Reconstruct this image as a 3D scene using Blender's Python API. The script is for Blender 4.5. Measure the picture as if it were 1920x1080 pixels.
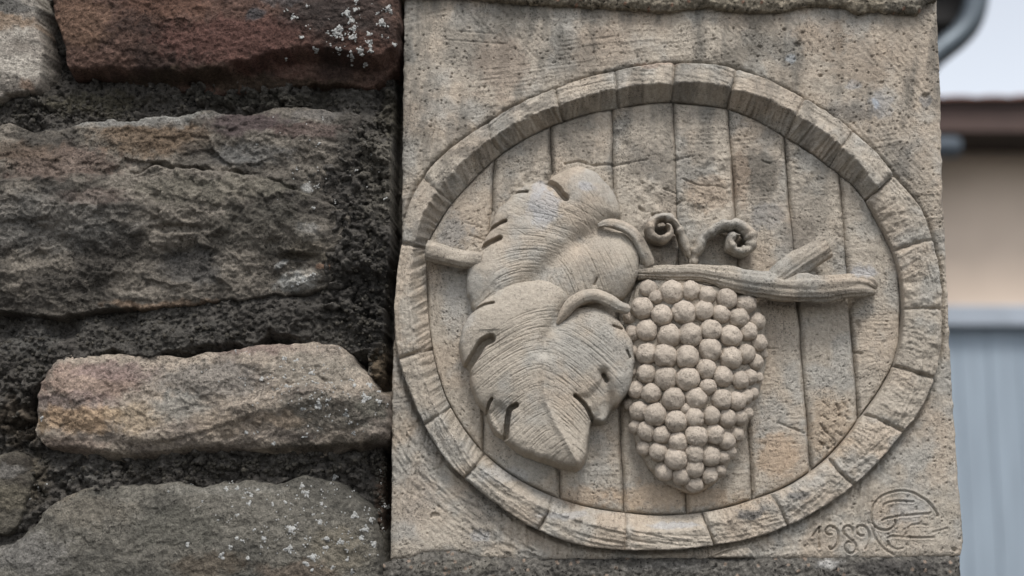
import bpy, math, random
import numpy as np

# ------------------------------------------------------------------ camera / sky / sun / exposure
for o in list(bpy.data.objects):
    bpy.data.objects.remove(o, do_unlink=True)
scene = bpy.context.scene
col = scene.collection
random.seed(7)

CAM_D, CAM_Z, PITCH, FPX = 1.28, 1.60, math.radians(9.9), 1920 * 50.0 / 36.0
cam_data = bpy.data.cameras.new('camera')
cam_data.lens = 50.0
cam_data.sensor_width = 36.0
cam_data.clip_start = 0.05
cam_data.clip_end = 3000
cam = bpy.data.objects.new('camera', cam_data)
col.objects.link(cam)
cam.location = (0, -CAM_D, CAM_Z)
cam.rotation_euler = (math.radians(90) + PITCH, 0, 0)
cam_data.dof.use_dof = True
cam_data.dof.focus_distance = 1.295
cam_data.dof.aperture_fstop = 3.6
scene.camera = cam

SUN_EL, SUN_AZ = math.radians(58), math.radians(8)     # azimuth measured from the wall's normal
world = bpy.data.worlds.new('World')
scene.world = world
world.use_nodes = True
nt = world.node_tree
for n in list(nt.nodes):
    nt.nodes.remove(n)
wo = nt.nodes.new('ShaderNodeOutputWorld')
bg = nt.nodes.new('ShaderNodeBackground')
sky = nt.nodes.new('ShaderNodeTexSky')
sky.sky_type = 'NISHITA'
sky.sun_disc = False
sky.sun_elevation = SUN_EL
sky.sun_rotation = math.pi - SUN_AZ
sky.air_density = 1.0
sky.dust_density = 2.0
sky.ozone_density = 1.0
hs = nt.nodes.new('ShaderNodeHueSaturation')
hs.inputs['Saturation'].default_value = 0.30
nt.links.new(sky.outputs[0], hs.inputs['Color'])
nt.links.new(hs.outputs[0], bg.inputs['Color'])
bg.inputs['Strength'].default_value = 0.14
nt.links.new(bg.outputs[0], wo.inputs[0])

sd = bpy.data.lights.new('sun', 'SUN')
sd.energy = 1.5
sd.angle = math.radians(16)
sd.color = (1.0, 0.965, 0.92)
sun = bpy.data.objects.new('sun', sd)
col.objects.link(sun)
from mathutils import Vector
sdir = Vector((math.sin(SUN_AZ) * math.cos(SUN_EL) * -1, math.cos(SUN_AZ) * math.cos(SUN_EL), -math.sin(SUN_EL)))
sun.rotation_euler = Vector((-sdir.x * -1, sdir.y, sdir.z)).to_track_quat('-Z', 'Y').to_euler()
sun.location = (0, -3, 6)

scene.view_settings.view_transform = 'Standard'
scene.view_settings.look = 'None'
scene.view_settings.gamma = 1.0
scene.view_settings.exposure = 0.70
scene.view_settings.use_curve_mapping = False
scene.cycles.max_bounces = 5
scene.cycles.diffuse_bounces = 3
scene.render.resolution_x, scene.render.resolution_y = 1024, 576

# ------------------------------------------------------------------ projection helpers
CT, ST = math.cos(PITCH), math.sin(PITCH)

def PW(x, y, d=0.0):
    """photo pixel -> wall coordinates (X, Z) on the vertical plane standing d in front of the plaque face"""
    x = np.asarray(x, float); y = np.asarray(y, float)
    u = (x - 960) / FPX; v = (540 - y) / FPX
    t = (CAM_D - d) / (CT - v * ST)
    return u * t, CAM_Z + (ST + v * CT) * t

def WP(X, Z, Y=0.0):
    dy = Y + CAM_D; dz = Z - CAM_Z
    depth = dy * CT + dz * ST
    return 960 + FPX * X / depth, 540 - FPX * (dz * CT - dy * ST) / depth

# ------------------------------------------------------------------ numpy noise
_tab = np.random.RandomState(11).rand(512, 512) * 2 - 1
_tx = np.random.RandomState(12).rand(512, 512)
_ty = np.random.RandomState(13).rand(512, 512)

def vn(x, y, seed=0):
    x = x + seed * 17.31; y = y + seed * 9.77
    xi = np.floor(x); yi = np.floor(y)
    fx = x - xi; fy = y - yi
    xi = xi.astype(np.int64); yi = yi.astype(np.int64)
    fx = fx * fx * fx * (fx * (fx * 6 - 15) + 10); fy = fy * fy * fy * (fy * (fy * 6 - 15) + 10)
    x0 = xi & 511; x1 = (xi + 1) & 511; y0 = yi & 511; y1 = (yi + 1) & 511
    a = _tab[x0, y0] * (1 - fx) + _tab[x1, y0] * fx
    b = _tab[x0, y1] * (1 - fx) + _tab[x1, y1] * fx
    return a * (1 - fy) + b * fy

def fbm(x, y, octv=4, seed=0, gain=0.5):
    s = 0; a = 1.0; n = 0
    c, si = 0.8, 0.6
    for i in range(octv):
        s = s + a * vn(x, y, seed + i * 3); n += a
        x, y = (c * x - si * y) * 2.03, (si * x + c * y) * 2.03
        a *= gain
    return s / n

def ridged(x, y, octv=4, seed=0):
    s = 0; a = 1.0; n = 0
    for i in range(octv):
        s = s + a * (1 - np.abs(vn(x, y, seed + i * 5)) * 2); n += a
        x, y = (0.8 * x - 0.6 * y) * 2.05, (0.6 * x + 0.8 * y) * 2.05
        a *= 0.5
    return s / n

def worley(x, y, seed=0):
    x = x + seed * 13.7; y = y + seed * 5.3
    xi = np.floor(x).astype(np.int64); yi = np.floor(y).astype(np.int64)
    best = np.full(x.shape, 9.0); cid = np.zeros(x.shape)
    for i in (-1, 0, 1):
        for j in (-1, 0, 1):
            cx = xi + i; cy = yi + j
            px = cx + _tx[cx & 511, cy & 511]; py = cy + _ty[cx & 511, cy & 511]
            dd = np.sqrt((px - x) ** 2 + (py - y) ** 2)
            m = dd < best
            best = np.where(m, dd, best); cid = np.where(m, _tab[cx & 511, cy & 511], cid)
    return best, cid

def facets(x, y, seed=0):
    """broken plates: every cell is a plane of its own height and tilt"""
    x = x + seed * 13.7; y = y + seed * 5.3
    xi = np.floor(x).astype(np.int64); yi = np.floor(y).astype(np.int64)
    best = np.full(x.shape, 9.0); h = np.zeros(x.shape)
    for i in (-1, 0, 1):
        for j in (-1, 0, 1):
            cx = xi + i; cy = yi + j
            px = cx + _tx[cx & 511, cy & 511]; py = cy + _ty[cx & 511, cy & 511]
            dd = (px - x) ** 2 + (py - y) ** 2
            m = dd < best
            best = np.where(m, dd, best)
            a = _tab[cx & 511, (cy + 77) & 511]; b = _tab[(cx + 91) & 511, cy & 511]; c = _tab[cx & 511, cy & 511]
            h = np.where(m, c * 0.5 + a * (x - px) * 0.9 + b * (y - py) * 0.9, h)
    return h

def sstep(a, b, x):
    t = np.clip((x - a) / (b - a), 0, 1)
    return t * t * (3 - 2 * t)

def strata(x, y, steps, seed, octv=4):
    t = fbm(x, y, octv, seed) * steps
    f = np.floor(t); fr = t - f
    return (f + sstep(0.25, 0.75, fr)) / steps

def seg_dist(X, Z, pts, closed=False):
    best = np.full(X.shape, 1e9)
    n = len(pts)
    for i in range(n if closed else n - 1):
        ax, az = pts[i]; bx, bz = pts[(i + 1) % n]
        dx, dz = bx - ax, bz - az
        L = dx * dx + dz * dz + 1e-18
        t = np.clip(((X - ax) * dx + (Z - az) * dz) / L, 0, 1)
        best = np.minimum(best, (X - ax - t * dx) ** 2 + (Z - az - t * dz) ** 2)
    return np.sqrt(best)

def inside(X, Z, pts):
    r = np.zeros(X.shape, bool); n = len(pts)
    for i in range(n):
        ax, az = pts[i]; bx, bz = pts[(i + 1) % n]
        if az == bz:
            continue
        c = ((az > Z) != (bz > Z)) & (X < (bx - ax) * (Z - az) / (bz - az) + ax)
        r ^= c
    return r

def sdf(X, Z, pts):
    d = seg_dist(X, Z, pts, True)
    return np.where(inside(X, Z, pts), d, -d)

def catmull(pts, per=8, closed=False):
    P = np.asarray(pts, float); n = len(P); out = []
    rng = range(n) if closed else range(n - 1)
    for i in rng:
        if closed:
            p0, p1, p2, p3 = P[(i - 1) % n], P[i], P[(i + 1) % n], P[(i + 2) % n]
        else:
            p0, p1, p2, p3 = P[max(i - 1, 0)], P[i], P[i + 1], P[min(i + 2, n - 1)]
        for k in range(per):
            t = k / per
            out.append(0.5 * (2 * p1 + (p2 - p0) * t + (2 * p0 - 5 * p1 + 4 * p2 - p3) * t * t + (3 * p1 - p0 - 3 * p2 + p3) * t ** 3))
    if not closed:
        out.append(P[-1])
    return np.array(out)

# ------------------------------------------------------------------ mesh helpers
def build(name, V, F, mat, parent=None, smooth=True, pig=None, tris=None):
    me = bpy.data.meshes.new(name)
    V = np.asarray(V, np.float32)
    nf = len(F); k = F.shape[1]
    me.vertices.add(len(V)); me.vertices.foreach_set('co', V.ravel())
    me.loops.add(nf * k); me.loops.foreach_set('vertex_index', F.astype(np.int32).ravel())
    me.polygons.add(nf)
    me.polygons.foreach_set('loop_start', np.arange(0, nf * k, k, dtype=np.int32))
    me.polygons.foreach_set('loop_total', np.full(nf, k, np.int32))
    me.polygons.foreach_set('use_smooth', np.full(nf, bool(smooth)))
    me.update(calc_edges=True)
    me.validate()
    if pig is not None:
        at = me.color_attributes.new('pigment', 'FLOAT_COLOR', 'POINT')
        c = np.ones((len(V), 4), np.float32); c[:, :3] = pig
        at.data.foreach_set('color', c.ravel())
    me.materials.append(mat)
    ob = bpy.data.objects.new(name, me)
    col.objects.link(ob)
    if parent is not None:
        ob.parent = parent
    return ob

def grid(name, X, Y, Z, mat, parent=None, keep=None, pig=None, smooth=True, wrap=False):
    """a structured grid [rows, cols] of points as one mesh; wrap joins the last row to the first"""
    r, c = X.shape
    idx = np.arange(r * c).reshape(r, c)
    if wrap:
        idx = np.vstack([idx, idx[:1]])
    a = idx[:-1, :-1]; b = idx[:-1, 1:]; d = idx[1:, 1:]; e = idx[1:, :-1]
    F = np.stack([a, b, d, e], -1).reshape(-1, 4)
    V = np.stack([X, Y, Z], -1).reshape(-1, 3)
    if keep is not None:
        kf = keep.ravel()[F].any(1)
        F = F[kf]
        used = np.zeros(len(V), bool); used[F.ravel()] = True
        mp = np.cumsum(used) - 1
        F = mp[F]; V = V[used]
        if pig is not None:
            pig = pig.reshape(-1, 3)[used]
    elif pig is not None:
        pig = pig.reshape(-1, 3)
    return build(name, V, F, mat, parent, smooth, pig)

class Poly:
    """collects boxes / tubes into ONE mesh"""
    def __init__(self):
        self.v = []; self.f = []
    def box(self, x0, x1, y0, y1, z0, z1, bev=0.0):
        n = len(self.v)
        b = bev
        # chamfered along the front (-Y) edges when bev > 0
        pts = [(x0, y1, z0), (x1, y1, z0), (x1, y1, z1), (x0, y1, z1),
               (x0, y0 + b, z0), (x1, y0 + b, z0), (x1, y0 + b, z1), (x0, y0 + b, z1),
               (x0 + b, y0, z0 + b), (x1 - b, y0, z0 + b), (x1 - b, y0, z1 - b), (x0 + b, y0, z1 - b)]
        self.v += pts
        fs = [(0, 3, 2, 1), (8, 9, 10, 11)]
        for i in range(4):
            j = (i + 1) % 4
            fs.append((i, j, j + 4, i + 4)); fs.append((i + 4, j + 4, j + 8, i + 8))
        self.f += [tuple(n + q for q in f) for f in fs]
        return self
    def tube(self, path, rad, seg=20):
        P = np.asarray(path, float); n0 = len(self.v)
        up = np.array([0, 0, 1.0])
        for i, p in enumerate(P):
            t = P[min(i + 1, len(P) - 1)] - P[max(i - 1, 0)]
            t /= np.linalg.norm(t) + 1e-12
            a = np.cross(t, np.array([0, 1.0, 0]))
            if np.linalg.norm(a) < 1e-3:
                a = np.cross(t, up)
            a /= np.linalg.norm(a); b = np.cross(t, a)
            r = rad[i] if hasattr(rad, '__len__') else rad
            for k in range(seg):
                an = 2 * math.pi * k / seg
                self.v.append(tuple(p + r * (math.cos(an) * a + math.sin(an) * b)))
        for i in range(len(P) - 1):
            for k in range(seg):
                k2 = (k + 1) % seg
                self.f.append((n0 + i * seg + k, n0 + i * seg + k2, n0 + (i + 1) * seg + k2, n0 + (i + 1) * seg + k))
        return self
    def make(self, name, mat, parent=None, smooth=False):
        me = bpy.data.meshes.new(name)
        me.from_pydata(self.v, [], self.f)
        me.materials.append(mat)
        if smooth:
            for p in me.polygons:
                p.use_smooth = True
        ob = bpy.data.objects.new(name, me)
        col.objects.link(ob)
        if parent is not None:
            ob.parent = parent
        return ob

def thing(name, label, cat, loc=(0, 0, 0)):
    o = bpy.data.objects.new(name, None)
    o.empty_display_size = 0.1
    col.objects.link(o)
    o.location = loc
    o['label'] = label; o['category'] = cat
    return o

def part_empty(name, parent):
    o = bpy.data.objects.new(name, None)
    o.empty_display_size = 0.05
    col.objects.link(o); o.parent = parent
    return o

def lin(r, g, b, k=1.0):
    c = np.array([r, g, b], float) / 255
    c = np.where(c <= 0.04045, c / 12.92, ((c + 0.055) / 1.055) ** 2.4)
    return c * k

# ------------------------------------------------------------------ materials
def mat_stone(name, pore=0.5, pore_scale=420, bump=0.6, fine=900, mid=160, rough=0.92, contrast=0.35, pigment=True,
              base=(0.3, 0.28, 0.25), rnd=0.0, grain_dark=0.45, drift_scale=26, bdist=0.0016):
    m = bpy.data.materials.new(name); m.use_nodes = True
    t = m.node_tree; N = t.nodes; L = t.links
    bs = N['Principled BSDF']
    bs.inputs['Roughness'].default_value = rough
    bs.inputs['Specular IOR Level'].default_value = 0.18
    tc = N.new('ShaderNodeTexCoord')
    def noise(sc, det=4, ro=0.6, dist=0.0):
        n = N.new('ShaderNodeTexNoise'); n.inputs['Scale'].default_value = sc
        n.inputs['Detail'].default_value = det; n.inputs['Roughness'].default_value = ro
        n.inputs['Distortion'].default_value = dist
        L.new(tc.outputs['Object'], n.inputs['Vector']); return n
    def maprange(src, a, b, c, d):
        n = N.new('ShaderNodeMapRange'); L.new(src, n.inputs[0])
        for i, v in zip((1, 2, 3, 4), (a, b, c, d)):
            n.inputs[i].default_value = v
        return n.outputs[0]
    def mathn(op, a, b):
        n = N.new('ShaderNodeMath'); n.operation = op
        for i, v in enumerate((a, b)):
            if isinstance(v, (int, float)):
                n.inputs[i].default_value = v
            else:
                L.new(v, n.inputs[i])
        return n.outputs[0]
    nf = noise(fine, 3); nm = noise(mid, 5, 0.65); npz = noise(pore_scale, 2, 0.55)
    k1 = maprange(nm.outputs[0], 0.3, 0.7, 1 - contrast, 1 + contrast)
    k2 = maprange(nf.outputs[0], 0.3, 0.7, 1 - contrast * 0.8, 1 + contrast * 0.8)
    k = mathn('MULTIPLY', k1, k2)
    # dirty pores: dark dots, gathered in drifts
    nd = noise(drift_scale, 3, 0.6)
    drift = maprange(nd.outputs[0], 0.40, 0.66, -0.02, 0.085)
    thr = mathn('SUBTRACT', 0.36, mathn('MULTIPLY', drift, -1.0))
    pm = mathn('SUBTRACT', thr, npz.outputs[0])
    pores = maprange(pm, 0.0, 0.05, 0.0, pore)
    kk = mathn('MULTIPLY', k, mathn('SUBTRACT', 1.0, mathn('MULTIPLY', pores, 1 - grain_dark + 0.35)))
    if pigment:
        at = N.new('ShaderNodeAttribute'); at.attribute_name = 'pigment'; csrc = at.outputs['Color']
    else:
        rgb = N.new('ShaderNodeRGB'); rgb.outputs[0].default_value = (*base, 1); csrc = rgb.outputs[0]
    if rnd > 0:
        oi = N.new('ShaderNodeObjectInfo')
        kk = mathn('MULTIPLY', kk, maprange(oi.outputs['Random'], 0, 1, 1 - rnd, 1 + rnd))
    mx = N.new('ShaderNodeVectorMath'); mx.operation = 'SCALE'
    L.new(csrc, mx.inputs[0]); L.new(kk, mx.inputs['Scale'])
    L.new(mx.outputs[0], bs.inputs['Base Color'])
    h = mathn('ADD', mathn('MULTIPLY', nm.outputs[0], 1.0), mathn('MULTIPLY', nf.outputs[0], 0.45))
    h = mathn('SUBTRACT', h, mathn('MULTIPLY', pores, 0.7))
    bp = N.new('ShaderNodeBump'); bp.inputs['Strength'].default_value = bump; bp.inputs['Distance'].default_value = bdist
    L.new(h, bp.inputs['Height']); L.new(bp.outputs[0], bs.inputs['Normal'])
    return m

def mat_plain(name, c, rough=0.6, metal=0.0, var=0.12, scale=6.0, bump=0.1, stretch=(1, 1, 1), rnd=0.0):
    m = bpy.data.materials.new(name); m.use_nodes = True
    t = m.node_tree; N = t.nodes; L = t.links; bs = N['Principled BSDF']
    bs.inputs['Roughness'].default_value = rough; bs.inputs['Metallic'].default_value = metal
    tc = N.new('ShaderNodeTexCoord'); mp = N.new('ShaderNodeMapping'); mp.inputs['Scale'].default_value = stretch
    L.new(tc.outputs['Object'], mp.inputs['Vector'])
    n = N.new('ShaderNodeTexNoise'); n.inputs['Scale'].default_value = scale; n.inputs['Detail'].default_value = 5
    L.new(mp.outputs[0], n.inputs['Vector'])
    r = N.new('ShaderNodeValToRGB')
    r.color_ramp.elements[0].position = 0.3; r.color_ramp.elements[1].position = 0.7
    r.color_ramp.elements[0].color = tuple(v * (1 - var) for v in c) + (1,)
    r.color_ramp.elements[1].color = tuple(min(1, v * (1 + var)) for v in c) + (1,)
    L.new(n.outputs[0], r.inputs[0])
    src = r.outputs[0]
    if rnd > 0:
        oi = N.new('ShaderNodeObjectInfo'); mr = N.new('ShaderNodeMapRange')
        mr.inputs[3].default_value = 1 - rnd; mr.inputs[4].default_value = 1 + rnd
        L.new(oi.outputs['Random'], mr.inputs[0])
        sc = N.new('ShaderNodeVectorMath'); sc.operation = 'SCALE'
        L.new(src, sc.inputs[0]); L.new(mr.outputs[0], sc.inputs['Scale']); src = sc.outputs[0]
    L.new(src, bs.inputs['Base Color'])
    bp = N.new('ShaderNodeBump'); bp.inputs['Strength'].default_value = bump; bp.inputs['Distance'].default_value = 0.01
    L.new(n.outputs[0], bp.inputs['Height']); L.new(bp.outputs[0], bs.inputs['Normal'])
    return m

M_PLAQ = mat_stone('carved_clay_stone', pore=0.5, pore_scale=620, bump=0.85, fine=900, mid=330, contrast=0.19)
M_LEAF = mat_stone('smoothed_clay_stone', pore=0.35, pore_scale=640, bump=0.62, fine=1000, mid=330, contrast=0.12)
M_GRAPE = mat_stone('grape_clay_stone', pore=0.3, pore_scale=6.5, bump=0.8, fine=9, mid=3.2, contrast=0.16, pigment=False,
                    base=tuple(lin(170, 159, 146)), rnd=0.10, drift_scale=0.5)
M_ROCK = mat_stone('rubble_sandstone', pore=0.5, pore_scale=480, bump=1.0, fine=760, mid=300, contrast=0.40, bdist=0.0024)
M_MORT = mat_stone('crumbling_mortar', pore=0.6, pore_scale=260, bump=1.0, fine=700, mid=260, contrast=0.42, rough=0.97, bdist=0.0022)
M_CONC = mat_stone('weathered_concrete', pore=0.8, pore_scale=300, bump=0.9, fine=620, mid=240, contrast=0.45)
M_LICH = mat_stone('crust_lichen', pore=0.3, pore_scale=600, bump=0.8, fine=1200, mid=350, contrast=0.2, pigment=False,
                   base=tuple(lin(166, 166, 163)), rnd=0.05)
M_CORE = mat_plain('wall_core_mortar', tuple(lin(52, 49, 45)), 0.97, 0, 0.3, 30, 0.6)

# ------------------------------------------------------------------ ground
M_GRND = mat_plain('yard_gravel', (0.05, 0.047, 0.043), 0.95, 0, 0.25, 9, 0.4)
gp = Poly(); gp.v = [(-1500, -1500, 0), (1500, -1500, 0), (1500, 1500, 0), (-1500, 1500, 0)]; gp.f = [(0, 1, 2, 3)]
g = gp.make('ground', M_GRND); g['kind'] = 'structure'

# ------------------------------------------------------------------ the rubble wall
wall = thing('stone_wall', 'dark rubble stone wall with crumbling black mortar and lichen, left of the carved plaque', 'wall')

XL, XR = -1.9, float(PW(1800, 1060, 0)[0])
core = Poly().box(XL, XR - 0.012, 0.055, 0.42, 0.0, 3.1).make('wall_core', M_CORE, wall)

def blobs(PXa, PYa, base, lst, seed=0, warp=14):
    """mix ellipse patches (x, y, rx, ry, colour, strength) with noisy borders into a pigment field"""
    wx = PXa + warp * fbm(PXa / 34, PYa / 34, 4, seed + 40); wy = PYa + warp * fbm(PXa / 34, PYa / 34, 4, seed + 60)
    nz = fbm(PXa / 11, PYa / 11, 3, seed + 80)
    c = base
    for (x, y, rx, ry, cc, s) in lst:
        q = np.sqrt(((wx - x) / rx) ** 2 + ((wy - y) / ry) ** 2) + nz * 0.35
        w = (1 - sstep(0.55, 1.15, q)) * s
        c = c * (1 - w[..., None]) + lin(*cc) * KROCK * w[..., None]
    return c

KROCK = 1.0
STONE_SURF = {}

def make_stone(key, outline, dmax, basecol, dark, patches, seed, res=0.00105, edge=0.020, bulge=0.010, sx=9.0, sz=26.0,
               ledge=0.008, rough=0.0025, edgen=0.006, fac=0.6, big=0.0, tilt=(0, 0), extra=None, smoothpts=5):
    pts = catmull(outline, smoothpts, True)
    wx, wz = PW(pts[:, 0], pts[:, 1], dmax * 0.6)
    P = list(zip(wx, wz))
    m = 0.014
    xs = np.arange(wx.min() - m, wx.max() + m, res); zs = np.arange(wz.min() - m, wz.max() + m, res)
    X, Z = np.meshgrid(xs, zs)
    Xw = X + edgen * fbm(X * 45, Z * 45, 4, seed + 1); Zw = Z + edgen * fbm(X * 45, Z * 45, 4, seed + 2)
    s = sdf(Xw, Zw, P)
    cx, cz = wx.mean(), wz.mean(); hw, hh = np.ptp(wx) / 2, np.ptp(wz) / 2
    prof = 1 - np.exp(-np.clip(s, 0, 1) / edge)
    d = dmax * (0.45 + 0.55 * prof) + bulge * (1 - ((X - cx) / hw) ** 2 * 0.5 - ((Z - cz) / hh) ** 2 * 0.5) * 0.6
    d = d + tilt[0] * (X - cx) + tilt[1] * (Z - cz)
    qx = X + 0.010 * fbm(X * 38, Z * 38, 4, seed + 31); qz = Z + 0.007 * fbm(X * 38, Z * 38, 4, seed + 32) + 0.12 * X
    d = d + ledge * 0.75 * strata(qx * sx, qz * sz * 0.8, 5, seed + 3, 4) * (0.3 + 0.7 * prof)
    d = d + fac * ledge * 0.75 * facets(qx * 22, qz * 40, seed + 33) * prof + fac * ledge * 0.28 * facets(qx * 70, qz * 105, seed + 34)
    d = d + ledge * 0.35 * fbm(qx * 24, qz * 30, 3, seed + 35) * prof + big * fbm(qx * 11, qz * 17, 3, seed + 36) * prof
    d = d + rough * 0.9 * fbm(X * 170, Z * 190, 5, seed + 5, 0.72) + rough * 0.45 * ridged(qx * 80, qz * 110, 3, seed + 6)
    PXa, PYa = WP(X, Z, 0)
    if extra is not None:
        d = extra(PXa, PYa, d, s)
    # the sides fall away steeply into the joint
    d = np.where(s < 0.0015, np.minimum(d, d + (s - 0.0015) * 7), d)
    d = np.maximum(d, -0.06)
    keep = s > -0.010
    w1 = sstep(-0.35, 0.45, fbm(X * 30, Z * 45, 5, seed + 7))
    b = lin(*basecol)[None, None, :] * (1 - w1[..., None]) + lin(*dark)[None, None, :] * w1[..., None]
    pig = blobs(PXa, PYa, b, patches, seed)
    pig = pig * (1 + 0.32 * fbm(X * 260, Z * 300, 3, seed + 8))[..., None]
    gl = pig.mean(-1, keepdims=True); pig = gl + (pig - gl) * 0.72
    pig = np.clip(pig, 0.006, 0.8)
    ob = grid('stone', X, -d, Z, M_ROCK, wall, keep, pig)
    STONE_SURF[key] = (xs, zs, d, ob)
    return ob

# --- stones the photograph shows
make_stone('cream', [(-60, -60), (40, -60), (66, -40), (70, 20), (76, 70), (80, 110), (78, 150), (62, 172), (20, 178), (-40, 185), (-130, 180), (-150, 60), (-120, -50)],
           0.012, (166, 157, 143), (130, 120, 108), [(20, 18, 60, 26, (90, 88, 84), .85), (15, 52, 75, 17, (140, 112, 82), .7), (58, 166, 14, 10, (150, 118, 92), .7)],
           21, edge=0.012, ledge=0.003, rough=0.0015)
make_stone('red', [(100, -60), (300, -75), (520, -70), (720, -60), (742, -20), (746, 40), (748, 95), (735, 128), (700, 148), (640, 150), (560, 152), (480, 166), (400, 166),
                   (320, 158), (230, 148), (165, 138), (130, 125), (112, 70), (98, 10)],
           0.018, (100, 73, 60), (64, 48, 41),
           [(160, 50, 70, 60, (116, 86, 64), .7), (450, 90, 160, 50, (104, 66, 56), .6), (330, 20, 90, 40, (96, 64, 46), .6), (640, 30, 110, 60, (60, 52, 48), .8),
            (480, 40, 20, 22, (70, 70, 72), .8), (540, 15, 40, 20, (88, 85, 84), .6), (450, 152, 260, 14, (64, 52, 38), .8), (690, 100, 60, 30, (86, 56, 44), .5)],
           22, edge=0.016, ledge=0.005, rough=0.0026, sx=12, sz=18, fac=0.35,
           extra=lambda px, py, d, s: d - 0.022 * sstep(-6, 14, py - (np.interp(px, [100, 250, 350, 430, 500, 560, 620, 690, 720, 750], [140, 142, 146, 140, 122, 106, 108, 122, 116, 96]) + 5 * fbm(px / 22, py / 22, 3, 5))))

def s3_extra(px, py, d, s):
    yl = np.interp(px, [-80, 60, 160, 270, 300, 350, 420, 470, 520, 560, 640], [360, 352, 346, 338, 326, 328, 332, 342, 354, 370, 400]) + 9 * fbm(px / 22, py / 60, 5, 71, .65)
    d = d + 0.007 * sstep(-4, 5, py - yl) * sstep(-80, 200, px) * (1 - sstep(60, 190, py - yl) * 0.8)
    d = d - 0.008 * np.exp(-((py - yl + 3) / 3.2) ** 2) * sstep(240, 320, px) * np.clip(.55 + 1.2 * fbm(px / 40, py / 200, 3, 73), 0, 1.2)
    # shallow scoops and broken ledges in the lower half
    for (x, y, rx, ry, a) in [(360, 500, 60, 40, -0.008), (350, 440, 60, 10, -0.006), (560, 492, 40, 9, -0.006), (545, 515, 26, 12, 0.003), (570, 530, 34, 18, 0.005), (600, 455, 26, 24, 0.003), (120, 520, 140, 30, 0.004)]:
        q = np.sqrt(((px - x) / rx) ** 2 + ((py - y) / ry) ** 2) + 0.35 * fbm(px / 18, py / 18, 3, 33)
        d = d + a * (1 - sstep(0.5, 1.1, q))
    return d - 0.012 * sstep(0, 40, 235 - py) * 0.5

make_stone('grey', [(-120, 250), (0, 234), (60, 238), (130, 236), (200, 226), (270, 216), (340, 212), (420, 206), (490, 207), (550, 198), (620, 198), (668, 208), (680, 250), (672, 320),
                    (662, 400), (640, 470), (626, 520), (600, 546), (540, 556), (480, 560), (420, 568), (330, 578), (230, 582), (120, 598), (40, 588), (-40, 586), (-140, 580), (-170, 420)],
           0.022, (120, 111, 98), (72, 67, 60),
           [(300, 272, 120, 40, (112, 90, 66), .75), (130, 320, 130, 34, (110, 90, 78), .7), (60, 300, 80, 26, (96, 78, 60), .5), (470, 240, 90, 24, (74, 60, 60), .85), (580, 255, 80, 16, (80, 58, 54), .6),
            (220, 235, 160, 16, (124, 122, 116), .8), (330, 222, 90, 12, (136, 134, 126), .6), (600, 220, 60, 20, (96, 92, 88), .6), (470, 300, 90, 26, (104, 103, 100), .6), (380, 300, 40, 40, (66, 62, 56), .7),
            (420, 370, 180, 28, (112, 106, 90), .5), (110, 430, 170, 60, (118, 114, 107), .55), (370, 505, 60, 40, (80, 77, 73), .8), (500, 440, 110, 50, (82, 78, 68), .5),
            (562, 536, 44, 16, (168, 166, 158), .9), (590, 520, 22, 12, (150, 142, 128), .8), (540, 503, 16, 9, (140, 140, 136), .8), (590, 455, 22, 22, (128, 126, 120), .6), (585, 362, 9, 10, (150, 148, 142), .9),
            (615, 512, 12, 8, (150, 112, 84), .7), (330, 575, 130, 9, (130, 106, 82), .8), (590, 480, 40, 30, (112, 102, 84), .5), (200, 385, 70, 18, (112, 94, 84), .5)],
           23, edge=0.020, ledge=0.010, rough=0.0030, sx=11, sz=26, fac=0.55, big=0.012, extra=s3_extra)

def s4_extra(px, py, d, s):
    yl = np.interp(px, [380, 420, 470, 520, 560, 600], [768, 770, 760, 745, 730, 724])
    d = d + 0.006 * sstep(-4, 5, py - yl) * sstep(400, 450, px) * (1 - sstep(640, 720, px)) * (1 - sstep(15, 70, py - yl))
    y2 = np.interp(px, [250, 330, 400, 460, 520], [832, 830, 810, 792, 770])
    d = d - 0.004 * sstep(-5, 6, py - y2) * sstep(240, 320, px) * (1 - sstep(470, 540, px))
    d = d - 0.014 * sstep(-4, 16, py - np.interp(px, [60, 150, 250, 330, 420, 480, 600, 700, 740], [842, 840, 856, 846, 840, 846, 838, 830, 806]))
    return d

make_stone('buff', [(66, 745), (74, 715), (92, 690), (118, 668), (200, 664), (300, 668), (380, 662), (450, 650), (520, 648), (590, 646), (640, 652), (668, 684), (706, 722), (730, 742), (734, 790),
                    (728, 826), (690, 840), (620, 850), (520, 856), (430, 852), (330, 862), (230, 866), (160, 862), (100, 846), (74, 822), (68, 780)],
           0.026, (158, 143, 124), (120, 108, 96),
           [(180, 720, 110, 40, (150, 122, 104), .7), (230, 700, 90, 24, (126, 104, 98), .7), (160, 760, 90, 22, (112, 92, 90), .55), (170, 790, 100, 26, (166, 134, 96), .8), (270, 790, 60, 30, (160, 138, 106), .6),
            (140, 838, 90, 20, (146, 124, 106), .6), (400, 720, 110, 40, (118, 112, 104), .75), (350, 770, 60, 30, (126, 124, 116), .7), (430, 800, 70, 24, (138, 122, 102), .7), (600, 700, 100, 40, (126, 118, 104), .7),
            (620, 780, 110, 40, (110, 104, 92), .75), (540, 790, 60, 16, (138, 118, 94), .6), (90, 800, 14, 18, (110, 90, 64), .8), (620, 840, 130, 12, (70, 64, 54), .7), (470, 660, 120, 14, (120, 96, 88), .6), (700, 770, 34, 30, (92, 90, 78), .6)],
           24, edge=0.016, ledge=0.007, fac=0.5, big=0.006, rough=0.0024, sx=12, sz=24, extra=s4_extra)
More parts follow.
